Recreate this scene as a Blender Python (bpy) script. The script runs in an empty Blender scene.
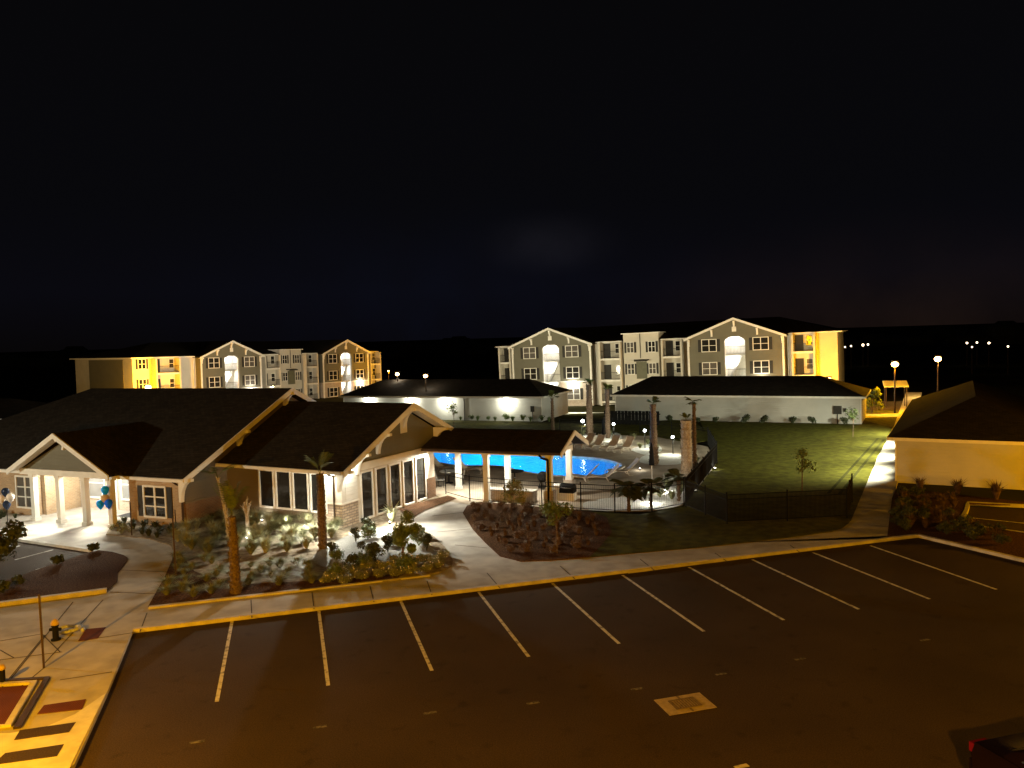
import bpy, bmesh, math, random
from mathutils import Vector, Matrix
R = math.radians
rnd = random.Random(7)
sc = bpy.context.scene
col = sc.collection
# ------------------------------------------------------------------ camera
F, PITCH, ROLL, H = 796.5553, 0.0609, 0.0292, 9.0
cp, sp = math.cos(PITCH), math.sin(PITCH); cr, sr = math.cos(ROLL), math.sin(ROLL)
def G(px, py, z=0.0):
    """point of the place seen at a photo position, on the horizontal plane at height z"""
    X, Y = px-512, py-384
    a, b = X*cr-Y*sr, X*sr+Y*cr
    r = (a, F*cp-b*sp, -F*sp-b*cp)
    t = (z-H)/r[2]
    return Vector((r[0]*t, r[1]*t, z))
cam = bpy.data.cameras.new('camera'); co = bpy.data.objects.new('camera', cam); col.objects.link(co)
cam.sensor_width = 36; cam.lens = F/1024*36; cam.clip_end = 5000; cam.clip_start = .1
Rv, Uv, Fv = Vector((1,0,0)), Vector((0,sp,cp)), Vector((0,cp,-sp))
right = Rv*cr - Uv*sr; up = Rv*sr + Uv*cr
m = Matrix((right, up, -Fv)).transposed().to_4x4(); m.translation = (0,0,H)
co.matrix_world = m; sc.camera = co

AL = R(-23)
OX, OY = -15.95, 38.13
def Wd(s, t, z=0): # site frame -> world
    return Vector((OX+s*math.cos(AL)-t*math.sin(AL), OY+s*math.sin(AL)+t*math.cos(AL), z))
def SF(p):
    dx, dy = p[0]-OX, p[1]-OY
    return (dx*math.cos(AL)+dy*math.sin(AL), -dx*math.sin(AL)+dy*math.cos(AL))

# ------------------------------------------------------------------ materials
def newmat(name):
    m = bpy.data.materials.new(name); m.use_nodes = True
    return m, m.node_tree.nodes, m.node_tree.links, m.node_tree.nodes['Principled BSDF']
def coords(N, L, wall=False, scale=(1,1,1)):
    tc = N.new('ShaderNodeTexCoord'); mp = N.new('ShaderNodeMapping'); mp.inputs['Scale'].default_value = scale
    if wall:
        sx = N.new('ShaderNodeSeparateXYZ'); L.new(tc.outputs['Object'], sx.inputs[0])
        ad = N.new('ShaderNodeMath'); ad.operation = 'ADD'; L.new(sx.outputs[0], ad.inputs[0]); L.new(sx.outputs[1], ad.inputs[1])
        cb = N.new('ShaderNodeCombineXYZ'); L.new(ad.outputs[0], cb.inputs[0]); L.new(sx.outputs[2], cb.inputs[1])
        L.new(cb.outputs[0], mp.inputs[0])
    else:
        L.new(tc.outputs['Object'], mp.inputs[0])
    return mp.outputs[0]
def mat(name, c, rough=.7, var=.25, nscale=3., bump=0., bscale=30., metal=0., spec=.15, c2=None, contrast=(.35,.65)):
    m, N, L, b = newmat(name)
    b.inputs['Roughness'].default_value = rough; b.inputs['Metallic'].default_value = metal
    b.inputs['Specular IOR Level'].default_value = spec
    v = coords(N, L)
    n = N.new('ShaderNodeTexNoise'); n.inputs['Scale'].default_value = nscale; n.inputs['Detail'].default_value = 6; L.new(v, n.inputs['Vector'])
    r = N.new('ShaderNodeValToRGB'); r.color_ramp.elements[0].position, r.color_ramp.elements[1].position = contrast
    a = c2 or tuple(x*(1-var) for x in c)
    r.color_ramp.elements[0].color = (*a, 1); r.color_ramp.elements[1].color = (*tuple(min(1, x*(1+(0 if c2 else var*.5))) for x in c), 1)
    L.new(n.outputs[0], r.inputs[0]); L.new(r.outputs[0], b.inputs['Base Color'])
    if bump:
        n2 = N.new('ShaderNodeTexNoise'); n2.inputs['Scale'].default_value = bscale; n2.inputs['Detail'].default_value = 4; L.new(v, n2.inputs['Vector'])
        bp = N.new('ShaderNodeBump'); bp.inputs['Strength'].default_value = bump; bp.inputs['Distance'].default_value = .03
        L.new(n2.outputs[0], bp.inputs['Height']); L.new(bp.outputs[0], b.inputs['Normal'])
    return m
def brick(name, c1, c2, mortar, w=.22, h=.075, gap=.012, rough=.85, wall=True, off=.5, bump=.4, var=.3):
    m, N, L, b = newmat(name); b.inputs['Roughness'].default_value = rough; b.inputs['Specular IOR Level'].default_value = .03 if not wall else .15
    v = coords(N, L, wall)
    t = N.new('ShaderNodeTexBrick'); t.inputs['Scale'].default_value = 1; t.offset = off
    t.inputs['Color1'].default_value = (*c1,1); t.inputs['Color2'].default_value = (*c2,1); t.inputs['Mortar'].default_value = (*mortar,1)
    t.inputs['Brick Width'].default_value = w; t.inputs['Row Height'].default_value = h; t.inputs['Mortar Size'].default_value = gap
    t.inputs['Bias'].default_value = 0
    L.new(v, t.inputs['Vector'])
    n = N.new('ShaderNodeTexNoise'); n.inputs['Scale'].default_value = 1.3; n.inputs['Detail'].default_value = 5; L.new(v, n.inputs['Vector'])
    mr = N.new('ShaderNodeMapRange'); mr.inputs['To Min'].default_value = 1-var; mr.inputs['To Max'].default_value = 1+var; L.new(n.outputs[0], mr.inputs['Value'])
    mx = N.new('ShaderNodeVectorMath'); mx.operation = 'SCALE'; L.new(t.outputs['Color'], mx.inputs[0]); L.new(mr.outputs[0], mx.inputs['Scale'])
    L.new(mx.outputs[0], b.inputs['Base Color'])
    bp = N.new('ShaderNodeBump'); bp.inputs['Strength'].default_value = bump; bp.inputs['Distance'].default_value = .01; bp.invert = True
    L.new(t.outputs['Fac'], bp.inputs['Height']); L.new(bp.outputs[0], b.inputs['Normal'])
    return m
def siding(name, c, pitch=.18, rough=.6, var=.12):
    m, N, L, b = newmat(name); b.inputs['Roughness'].default_value = rough; b.inputs['Specular IOR Level'].default_value = .2
    tc = N.new('ShaderNodeTexCoord'); sx = N.new('ShaderNodeSeparateXYZ'); L.new(tc.outputs['Object'], sx.inputs[0])
    d = N.new('ShaderNodeMath'); d.operation = 'DIVIDE'; d.inputs[1].default_value = pitch; L.new(sx.outputs[2], d.inputs[0])
    fr = N.new('ShaderNodeMath'); fr.operation = 'FRACT'; L.new(d.outputs[0], fr.inputs[0])
    bp = N.new('ShaderNodeBump'); bp.inputs['Strength'].default_value = .7; bp.inputs['Distance'].default_value = .03; bp.invert = True
    L.new(fr.outputs[0], bp.inputs['Height']); L.new(bp.outputs[0], b.inputs['Normal'])
    n = N.new('ShaderNodeTexNoise'); n.inputs['Scale'].default_value = .8; n.inputs['Detail'].default_value = 5; L.new(tc.outputs['Object'], n.inputs['Vector'])
    r = N.new('ShaderNodeValToRGB'); r.color_ramp.elements[0].position = .3; r.color_ramp.elements[1].position = .7
    r.color_ramp.elements[0].color = (*tuple(x*(1-var) for x in c),1); r.color_ramp.elements[1].color = (*c,1)
    L.new(n.outputs[0], r.inputs[0]); L.new(r.outputs[0], b.inputs['Base Color'])
    return m
def emit(name, c, s):
    m, N, L, b = newmat(name); b.inputs['Base Color'].default_value = (.8,.8,.8,1)
    b.inputs['Emission Color'].default_value = (*c,1); b.inputs['Emission Strength'].default_value = s
    return m
M = {}
m, N, L, b = newmat('asphalt'); b.inputs['Roughness'].default_value = .9; b.inputs['Specular IOR Level'].default_value = .10
v = coords(N, L)
def noise(sc_, det, lo, hi, a, c):
    n = N.new('ShaderNodeTexNoise'); n.inputs['Scale'].default_value = sc_; n.inputs['Detail'].default_value = det; L.new(v, n.inputs['Vector'])
    r = N.new('ShaderNodeMapRange'); r.inputs['From Min'].default_value = lo; r.inputs['From Max'].default_value = hi; r.inputs['To Min'].default_value = a; r.inputs['To Max'].default_value = c; L.new(n.outputs[0], r.inputs['Value'])
    return r.outputs[0]
def mul(a, c):
    q = N.new('ShaderNodeMath'); q.operation = 'MULTIPLY'; L.new(a, q.inputs[0]); L.new(c, q.inputs[1]); return q.outputs[0]
f = mul(noise(.28, 5, .3, .7, .78, 1.1), noise(34, 3, .3, .7, .6, 1.4)); f = mul(f, noise(1.6, 6, .60, .72, 1.0, .72))
sv = N.new('ShaderNodeVectorMath'); sv.operation = 'SCALE'; sv.inputs[0].default_value = (.058,.040,.026); L.new(f, sv.inputs['Scale']); L.new(sv.outputs[0], b.inputs['Base Color'])
n2 = N.new('ShaderNodeTexNoise'); n2.inputs['Scale'].default_value = 60; L.new(v, n2.inputs['Vector']); bp = N.new('ShaderNodeBump'); bp.inputs['Strength'].default_value = .6; bp.inputs['Distance'].default_value = .02; L.new(n2.outputs[0], bp.inputs['Height']); L.new(bp.outputs[0], b.inputs['Normal'])
M['asphalt'] = m
M['walkpaint'] = mat('crosswalk_paint', (.62,.60,.55), .8, nscale=3, var=.15)
M['faintmark'] = mat('faint_mark', (.20,.185,.16), .8, nscale=9, c2=(.05,.045,.04), contrast=(.4,.6))
M['concrete'] = mat('concrete', (.42,.39,.35), .85, nscale=1.2, var=.22, bump=.25, bscale=40)
M['kerb'] = mat('kerb_concrete', (.50,.47,.42), .8, nscale=2.5, var=.2, bump=.2)
M['deck'] = mat('pool_deck', (.40,.33,.25), .85, nscale=.9, var=.2, bump=.2, bscale=30)
M['paint'] = mat('road_paint', (.60,.58,.53), .8, nscale=5, var=.35, c2=(.20,.19,.17), contrast=(.32,.50))
M['stripe'] = mat('dark_turf', (.035,.034,.012), .95, spec=.0)
M['mulch'] = mat('mulch', (.12,.066,.034), .95, spec=.02, nscale=16, c2=(.035,.016,.010), bump=1., bscale=24)
M['bedsoil'] = mat('bed_soil', (.32,.27,.20), .95, spec=.02, nscale=5, c2=(.17,.13,.09), bump=1., bscale=24)
M['gravel'] = mat('gravel', (.42,.42,.40), .9, nscale=40, c2=(.16,.16,.15), bump=1., bscale=60)
M['litgravel'] = mat('lit_gravel', (.72,.72,.68), .9, nscale=30, c2=(.45,.45,.43), bump=1., bscale=60)
M['lawn'] = mat('lawn', (.082,.078,.012), .95, spec=.03, nscale=2.2, c2=(.045,.043,.008), bump=1., bscale=50)
M['ground'] = mat('far_ground', (.055,.050,.025), .95, spec=.0, nscale=.08, c2=(.03,.03,.015), bump=.5, bscale=3)
M['tactile'] = brick('tactile_paving', (.19,.060,.036), (.16,.05,.03), (.10,.035,.025), .06,.06,.02, wall=False, off=0)
M['shingle'] = brick('roof_shingle', (.027,.023,.019), (.040,.034,.028), (.012,.010,.008), .3,.14,.008, wall=False, rough=.97)
M['brick'] = brick('red_brick', (.20,.10,.055), (.15,.075,.04), (.17,.14,.10))
M['frontbrick'] = brick('front_brick', (.42,.29,.17), (.32,.21,.12), (.38,.32,.24))
M['tanbrick'] = brick('tan_brick', (.46,.37,.29), (.36,.27,.20), (.45,.42,.38))
M['stone'] = brick('stone_veneer', (.50,.42,.33), (.30,.24,.18), (.22,.19,.16), .34,.13,.02, var=.4, bump=.8)
M['white'] = mat('white_trim', (.72,.70,.65), .5, nscale=2, var=.08)
M['whitesiding'] = siding('white_siding', (.62,.61,.58))
M['cream'] = siding('cream_siding', (.60,.56,.48))
M['olive'] = siding('olive_siding', (.150,.143,.108))
M['garwall'] = siding('garage_siding', (.48,.47,.44))
M['tan'] = siding('tan_siding', (.15,.12,.08))
M['black'] = mat('black_metal', (.010,.010,.010), .7, var=.1, spec=.05)
M['bronze'] = mat('bronze_metal', (.05,.032,.022), .5, var=.1)
M['shutter'] = mat('dark_shutter', (.035,.033,.030), .6, var=.1)
M['green'] = mat('green_panel', (.13,.13,.09), .6, var=.1)
m, N, L, b = newmat('dark_glass'); b.inputs['Base Color'].default_value = (.018,.017,.015,1); b.inputs['Roughness'].default_value = .08
n_ = N.new('ShaderNodeTexNoise'); n_.inputs['Scale'].default_value = 1.5; bp_ = N.new('ShaderNodeBump'); bp_.inputs['Strength'].default_value = .05; L.new(n_.outputs[0], bp_.inputs['Height']); L.new(bp_.outputs[0], b.inputs['Normal'])
M['glass'] = m
M['curtain'] = mat('blind', (.22,.22,.22), .8, var=.1, nscale=2)
M['curtain2'] = mat('drawn_blind', (.10,.09,.08), .8, var=.2, nscale=2)
M['bark'] = mat('palm_bark', (.17,.12,.08), .95, nscale=14, c2=(.07,.045,.03), bump=1., bscale=18)
M['palebark'] = mat('pale_bark', (.42,.37,.29), .9, nscale=12, c2=(.25,.2,.15), bump=1., bscale=18)
def leafmat(name, c, c2):
    m = mat(name, c, .6, nscale=7, c2=c2)
    return m
M['frond'] = leafmat('frond', (.11,.14,.04), (.06,.08,.02))
M['dryfrond'] = leafmat('dry_frond', (.34,.27,.15), (.2,.15,.08))
M['leaf'] = leafmat('leaf_green', (.13,.17,.06), (.07,.10,.03))
M['grassleaf'] = leafmat('grass_leaf', (.24,.25,.13), (.12,.13,.06))
M['palegrass'] = leafmat('pale_grass', (.42,.42,.26), (.22,.22,.12))
M['redleaf'] = leafmat('red_shrub_leaf', (.15,.095,.055), (.075,.045,.028))
M['darkleaf'] = leafmat('dark_leaf', (.06,.07,.035), (.03,.038,.018))
M['flower'] = mat('white_flower', (.75,.73,.68), .6, var=.1)
M['lounger'] = mat('sling_fabric', (.58,.52,.44), .7, var=.15)
M['greysling'] = mat('grey_sling', (.30,.28,.25), .7, var=.15)
M['poolplaster'] = mat('pool_plaster', (.02,.42,.78), .6, var=.1, nscale=.5)
M['ballblue'] = mat('blue_balloon', (.01,.14,1.0), .25, var=.05)
M['ballcyan'] = mat('cyan_balloon', (.01,.32,1.0), .25, var=.05)
M['balltan'] = mat('tan_balloon', (.55,.40,.22), .25, var=.05)
M['ballwhite'] = mat('white_balloon', (.75,.72,.68), .25, var=.05)
M['ballnavy'] = mat('navy_balloon', (.02,.035,.08), .2, var=.05)
M['mat'] = mat('door_mat', (.05,.05,.055), .95, var=.2, nscale=30)
M['carpaint'] = mat('car_paint', (.012,.006,.010), .18, var=.05, metal=.3)
M['rubber'] = mat('rubber', (.015,.015,.015), .8)
M['chrome'] = mat('chrome', (.5,.5,.5), .25, metal=1)
M['redlens'] = mat('red_lens', (.14,.006,.02), .15, var=.05)
M['yellowcap'] = mat('yellow_cap', (.42,.30,.12), .5, var=.1)
M['palecloth'] = mat('pale_cloth', (.40,.42,.46), .8, var=.2, nscale=8)
M['iron'] = mat('iron_grate', (.19,.145,.10), .6, var=.3, nscale=20)
M['drainpad'] = mat('drain_pad', (.42,.34,.25), .85, var=.2, nscale=8)
M['bulbwarm'] = emit('sodium_lens', (1,.55,.16), 30)
M['bulbwhite'] = emit('white_lens', (1,.93,.82), 18)
M['bulbcool'] = emit('cool_lens', (.9,.96,1), 22)
M['bulbfar'] = emit('far_lens', (1,.78,.5), 6)
# water sheet: tinted see-through with a mirror share
m, N, L, b = newmat('pool_water'); out = N['Material Output']
tr = N.new('ShaderNodeBsdfTransparent'); tr.inputs[0].default_value = (.28,.74,1,1)
gl = N.new('ShaderNodeBsdfGlossy'); gl.inputs['Roughness'].default_value = .06
mx = N.new('ShaderNodeMixShader'); fz = N.new('ShaderNodeFresnel'); fz.inputs[0].default_value = 1.33
nn = N.new('ShaderNodeTexNoise'); nn.inputs['Scale'].default_value = 2.2; nn.inputs['Detail'].default_value = 4
tc = N.new('ShaderNodeTexCoord'); L.new(tc.outputs['Object'], nn.inputs['Vector'])
bp = N.new('ShaderNodeBump'); bp.inputs['Strength'].default_value = .25; bp.inputs['Distance'].default_value = .1
L.new(nn.outputs[0], bp.inputs['Height']); L.new(bp.outputs[0], gl.inputs['Normal']); L.new(bp.outputs[0], fz.inputs['Normal'])
L.new(fz.outputs[0], mx.inputs[0]); L.new(tr.outputs[0], mx.inputs[1]); L.new(gl.outputs[0], mx.inputs[2]); L.new(mx.outputs[0], out.inputs['Surface'])
M['water'] = m

# ------------------------------------------------------------------ mesh helpers
class MB:
    def __init__(s): s.v = []; s.f = []
    def add(s, vs, fs):
        o = len(s.v); s.v += [tuple(p) for p in vs]; s.f += [tuple(i+o for i in f) for f in fs]; return s
    def box(s, x0, x1, y0, y1, z0, z1):
        return s.add([(x0,y0,z0),(x1,y0,z0),(x1,y1,z0),(x0,y1,z0),(x0,y0,z1),(x1,y0,z1),(x1,y1,z1),(x0,y1,z1)],
                     [(0,3,2,1),(4,5,6,7),(0,1,5,4),(1,2,6,5),(2,3,7,6),(3,0,4,7)])
    def ext(s, pts, vec):           # polygon pushed along a vector
        n = len(pts); P = [Vector(p) for p in pts]; V = Vector(vec)
        nor = Vector((0,0,0))
        for i in range(n): nor += P[i].cross(P[(i+1)%n])
        if nor.dot(V) > 0: P = P[::-1]
        fs = [tuple(range(n)), tuple(range(2*n-1, n-1, -1))]
        for i in range(n): j = (i+1)%n; fs.append((j, i, i+n, j+n))
        return s.add(P+[p+V for p in P], fs)
    def quad(s, a, b, c, d): return s.add([a,b,c,d], [(0,1,2,3)])
    def tube(s, p0, p1, r0, r1=None, n=8):
        r1 = r0 if r1 is None else r1
        a, b = Vector(p0), Vector(p1); d = (b-a).normalized()
        x = d.orthogonal().normalized(); y = d.cross(x)
        vs = []
        for c, r in ((a,r0),(b,r1)):
            for k in range(n):
                t = 2*math.pi*k/n; vs.append(c+x*math.cos(t)*r+y*math.sin(t)*r)
        fs = [(k,(k+1)%n,(k+1)%n+n,k+n) for k in range(n)] + [tuple(range(n-1,-1,-1)), tuple(range(n,2*n))]
        return s.add(vs, fs)
    def path(s, pts, r, n=6):
        for i in range(len(pts)-1): s.tube(pts[i], pts[i+1], r, r, n)
        return s
    def lathe(s, prof, c=(0,0,0), n=16):
        vs = []; fs = []
        for (r, z) in prof:
            for k in range(n):
                t = 2*math.pi*k/n; vs.append((c[0]+r*math.cos(t), c[1]+r*math.sin(t), c[2]+z))
        for i in range(len(prof)-1):
            for k in range(n):
                k2 = (k+1)%n; fs.append((i*n+k, i*n+k2, (i+1)*n+k2, (i+1)*n+k))
        fs.append(tuple(range(n-1,-1,-1))); fs.append(tuple(range((len(prof)-1)*n, len(prof)*n)))
        return s.add(vs, fs)
    def ball(s, c, r, n=12, sz=1.):
        prof = [(max(.001, r*math.sin(math.pi*i/8)), -r*sz*math.cos(math.pi*i/8)) for i in range(9)]
        return s.lathe(prof, c, n)
    def build(s, name, m, parent=None, smooth=False, loc=None):
        me = bpy.data.meshes.new(name); me.from_pydata(s.v, [], s.f); me.materials.append(M[m] if isinstance(m, str) else m)
        if smooth: me.polygons.foreach_set('use_smooth', [True]*len(me.polygons))
        o = bpy.data.objects.new(name, me); col.objects.link(o)
        if parent: o.parent = parent
        if loc is not None: o.location = loc
        return o
def tag(o, label=None, cat=None, group=None, kind=None):
    if label: o['label'] = label
    if cat: o['category'] = cat
    if group: o['group'] = group
    if kind: o['kind'] = kind
    return o
def empty(name, loc, rz=0, label=None, cat=None, group=None):
    o = bpy.data.objects.new(name, None); col.objects.link(o); o.location = loc; o.rotation_euler = (0,0,rz)
    return tag(o, label, cat, group)
def copy_tree(o, loc=None, rz=None, label=None, group=None, parent=None, scale=None):
    c = o.copy(); col.objects.link(c); c.parent = parent
    if loc is not None: c.location = loc
    if rz is not None: c.rotation_euler = (0,0,rz)
    if scale is not None: c.scale = (scale,)*3
    if label: c['label'] = label
    if group: c['group'] = group
    for ch in list(o.children):
        copy_tree(ch, parent=c)
    return c
def lamp(name, loc, power, c=(1,.9,.75), r=.08, parent=None, spot=None, to=None, blend=.6):
    l = bpy.data.lights.new(name, 'SPOT' if spot else 'POINT'); l.energy = power; l.color = c; l.shadow_soft_size = r
    if spot: l.spot_size = R(spot); l.spot_blend = blend
    o = bpy.data.objects.new(name, l); col.objects.link(o); o.location = loc
    if to is not None:
        o.rotation_euler = (Vector(to)-Vector(loc)).to_track_quat('-Z','Y').to_euler()
    if parent: o.parent = parent
    return o
SOD = (1,.42,.0); WHT = (1,.96,.80); COOL = (1,.985,.78)

# ------------------------------------------------------------------ ground
def sheet(name, pts, z, m, thick=None, label=None, kind='structure'):
    mb = MB()
    P = [(p[0], p[1], z) for p in pts]
    if thick: mb.ext(P, (0,0,-thick))
    else:
        a = sum(P[i][0]*P[(i+1)%len(P)][1]-P[(i+1)%len(P)][0]*P[i][1] for i in range(len(P)))
        mb.add(P if a > 0 else P[::-1], [tuple(range(len(P)))])
    o = mb.build(name, m); o['kind'] = kind
    if label: o['label'] = label
    return o
def smooth_closed(pts, k=4):
    n = len(pts); out = []
    for i in range(n):
        p0,p1,p2,p3 = [Vector(pts[(i+j-1)%n]) for j in range(4)]
        for q in range(k):
            t = q/k
            out.append(.5*((2*p1)+(-p0+p2)*t+(2*p0-5*p1+4*p2-p3)*t*t+(-p0+3*p1-3*p2+p3)*t**3))
    return out
def smooth_open(pts, k=4):
    P = [Vector(pts[0])]+[Vector(p) for p in pts]+[Vector(pts[-1])]; out = []
    for i in range(1, len(P)-2):
        p0,p1,p2,p3 = P[i-1:i+3]
        for q in range(k):
            t = q/k
            out.append(.5*((2*p1)+(-p0+p2)*t+(2*p0-5*p1+4*p2-p3)*t*t+(-p0+3*p1-3*p2+p3)*t**3))
    out.append(P[-2]); return out
# pool: basin and water
poolpx = [(425,455),(436,463),(455,467),(472,467.5),(494,467.5),(509,469.5),(520,473),(548,477),(580,479),(601,477.5),(613,473),(622,467.5),(613,463.2),(596,460.2),(568,458),(540,456.5),(500,454.5),(440,449)]
PW = smooth_closed([G(*p) for p in poolpx], 4)
n = len(PW); ctr = sum(PW, Vector())/n
def ring(s, z): return [(ctr.x+(p.x-ctr.x)*s, ctr.y+(p.y-ctr.y)*s, z) for p in PW]

def fill_holes(outer, hole, z):
    bm = bmesh.new()
    for loop in (outer, hole):
        vs = [bm.verts.new((p[0],p[1],z)) for p in loop]
        for k in range(len(vs)): bm.edges.new((vs[k], vs[(k+1)%len(vs)]))
    bmesh.ops.triangle_fill(bm, edges=bm.edges[:], use_beauty=True)
    bm.verts.index_update(); V = [tuple(v.co) for v in bm.verts]
    Fs = []
    for f in bm.faces:
        idx = [v.index for v in f.verts]
        if f.normal.z < 0: idx = idx[::-1]
        Fs.append(tuple(idx))
    bm.free(); return V, Fs
# terrain: one sheet to the horizon, a little lower behind the garages
mb = MB(); xs = [-3000,-800,-300,-150,-90,-60,-40,-20,0,20,40,60,90,150,300,800,3000]; ys = [-400,-60,0,30,60,86,92,98,104,110,140,200,400,900,4000]
def gz(y): 
    t = min(1, max(0, (y-88)/16)); return -.03-1.5*t*t*(3-2*t)
for y in ys:
    for x in xs: mb.v.append((x, y, gz(y)))
for j in range(len(ys)-1):
    for i in range(len(xs)-1):
        if xs[i] in (-20,0) and ys[j] in (30,60): continue
        a = j*len(xs)+i; mb.f.append((a, a+1, a+1+len(xs), a+len(xs)))
mb.add(*fill_holes([(-20,30),(0,30),(20,30),(20,60),(20,86),(0,86),(-20,86),(-20,60)], ring(1.01,0), -.03))
tag(mb.build('ground', 'ground'), 'dark flat ground reaching to the horizon', kind='structure')
# parking lot asphalt
TH = .2755; rd = Vector((math.cos(TH), math.sin(TH), 0)); sd = Vector((math.sin(TH), -math.cos(TH), 0))
P0 = Vector((-9.3135, 25.3718, 0))
def LT(a, b): return P0 + rd*a + sd*b       # along the row, down the stall
KOFF = -.05
corner = G(918,537); east = G(1024,562)
ed = (east-corner).normalized()
# asphalt of the big lot
A = [LT(-3.5,KOFF), corner, corner+ed*60, Vector((60,-30,0)), Vector((-30,-30,0)), G(75,768), G(107,697)]
A = [G(107,697), LT(-2.95,KOFF), corner, corner+ed*40, Vector((50,-30,0)), Vector((-9,-30,0)), G(60,790)]
sheet('parking_lot', A, 0, 'asphalt')
# concrete sidewalk mass: everything paved between lot and beds
SW = [G(60,790), G(107,697), LT(-2.95,KOFF), corner, G(885,543), G(890,500), G(898,480), G(905,445), G(920,395), G(903,395), G(893,425), G(880,455), G(850,530), G(700,560), G(460,500), G(440,490), G(300,560), G(150,500), G(80,505), G(-60,520), G(-60,545), G(18,541), G(95,552), G(-60,600), G(-90,800)]
SW = [Vector((-14,-5,0)), G(75,768), G(107,697), LT(-2.95,KOFF), corner, G(887,541), G(893,497), G(899,480), G(908,440), G(922,393), G(906,393), G(893,430), G(878,458), G(846,533), G(700,546), G(640,520), G(560,515), G(470,500), G(436,490), Wd(7.2,6), Wd(0.5,-.5), Wd(0,6), Wd(-16,6), Wd(-16,-3.0), G(18,541), G(92,552), G(100,560), G(60,600), G(-80,615), Vector((-30,16,0)), Vector((-26,-5,0))]
sheet('sidewalk', SW, .10, 'concrete', .14)
sheet('sidewalk', [LT(14,KOFF-.03), corner-rd*.25-sd*.03, G(889,520), G(850,524), G(700,548), G(650,554)], .094, 'concrete', .1)
# kerbs
def strip(name, pts, w, z0, z1, m, lab=None):
    mb = MB()
    P = [Vector((p[0],p[1],0)) for p in pts]
    Lf = []; Rt = []
    for i, p in enumerate(P):
        d = (P[min(i+1,len(P)-1)]-P[max(i-1,0)]).normalized(); n = Vector((-d.y, d.x, 0))
        Lf.append(p+n*w/2); Rt.append(p-n*w/2)
    for i in range(len(P)-1):
        a,b,c,d = Rt[i],Rt[i+1],Lf[i+1],Lf[i]
        vs = [(q.x,q.y,z) for z in (z0,z1) for q in (a,b,c,d)]
        fs = [(4,5,6,7),(0,1,5,4),(2,3,7,6)]
        if i == 0: fs.append((3,0,4,7))
        if i == len(P)-2: fs.append((1,2,6,5))
        mb.add(vs, fs)
    o = mb.build(name, m); o['kind'] = 'structure'
    if lab: o['label'] = lab
    return o
strip('kerb', [LT(-2.95,KOFF-.02), corner], .17, -.02, .125, 'kerb')
strip('kerb', [corner, corner+ed*25], .17, -.02, .125, 'kerb')
strip('kerb', [G(19,541), G(92,552)], .18, -.02, .125, 'kerb')
# painted stall lines
def paint(a, b, w=.10, z=.006, m='paint', name='lot_line'):
    strip(name, [a, b], w, z-.004, z, m)
for i in range(10): paint(LT(i*2.7432, .02), LT(i*2.7432, 6.02))
for (x,y) in ((197,742),(320,727),(430,713),(533,703),(637,689),(721,674),(800,659),(925,640)):
    q = G(x,y); paint(q-rd*.16, q+rd*.16, .10, m='faintmark')  # short faint marks, each in line with a stall line
paint(G(735,768), G(748,765), .12)
# small lot in front of the porch
sheet('parking_bay', [G(19,541), G(94,552), G(100,575), G(60,610), G(-100,640), G(-160,560), G(-60,530)], .004, 'asphalt')
for a, b in (((53,550),(15,560)), ((90,554),(36,570)), ((20,546),(8,549))): paint(G(*a), G(*b), .10, .012)
# right-hand lot beyond the planting
sheet('parking_bay', [G(966,507), G(1060,511), G(1300,520), G(1300,580), G(1030,536), G(955,524), G(963,517)], .004, 'asphalt')
paint(G(967,517.5), G(1040,525), .10, .012)
strip('kerb', [G(1060,509), G(968,504.5)]+smooth_open([G(968,504.5), G(966,513), G(960,522), G(953,524.5)],3)[1:], .17, -.02, .14, 'kerb')
strip('kerb', [G(953,525), G(1060,540)], .12, -.02, .13, 'kerb')
# beds
bed1 = [(148,611),(300,593.5),(398,583),(440,575.5),(452,569),(453,563),(445,550),(434,539),(420,531),(412,524),(398,512),(440,500),(432,494),(345,510),(250,500),(185,520),(120,524),(110,530),(106,537),(148,541),(170,548),(174,555),(172,564),(165,580)]
bed1 = [G(*p) for p in bed1]
sheet('planting_bed', bed1, .135, 'bedsoil', .05)
sheet('mulch', [G(*p) for p in ((148,611),(215,603),(300,593.5),(398,583),(400,578),(300,585),(240,588),(195,575),(180,555),(174,555),(172,564),(165,580))], .143, 'mulch')
bedg = sheet('gravel_path', smooth_closed([G(*p) for p in ((330,548),(365,532),(400,533),(428,548),(436,560),(400,566),(360,567),(330,572),(312,562))],3), .147, 'gravel')
bed2 = [(463,515),(467,508),(480,504),(520,507),(560,512),(600,515),(640,517),(684,511),(735,530),(846,524),(838,533),(790,541),(700,550),(620,557),(550,563),(520,564),(500,559),(487,547),(473,532)]
bed2w = [G(*p) for p in bed2]
sheet('mulch_bed', [G(*p) for p in ((463,515),(467,508),(480,504),(520,507),(560,512),(590,514),(607,520),(612,535),(600,550),(590,560),(550,563),(520,564),(500,559),(487,547),(473,532))], .135, 'mulch', .05)
sheet('mulch_patch', [G(*p) for p in ((396,511),(448,498),(457,501),(425,513),(414,520))], .15, 'mulch')
lawnp = [(590,514),(640,517),(684,509),(717,465),(709,447),(700,422),(880,426),(893,430),(878,458),(851,523),(843,530),(832,534),(790,540),(700,550),(620,557),(590,560),(600,550),(612,535),(607,520)]
sheet('lawn', [G(*p) for p in lawnp], .13, 'lawn', .05)
sheet('lawn', [G(*p) for p in ((560,428),(690,420),(718,440),(690,445),(640,433),(560,436))], .12, 'lawn', .05)
sheet('lawn', [G(*p) for p in ((380,446),(700,438),(720,424),(560,424),(360,424))], .06, 'lawn', .05)
bed3 = [(885,542.5),(890,500),(897,493),(1040,508),(968,505),(965,514),(958,523),(1060,541),(1060,571),(918,537)]
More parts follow.
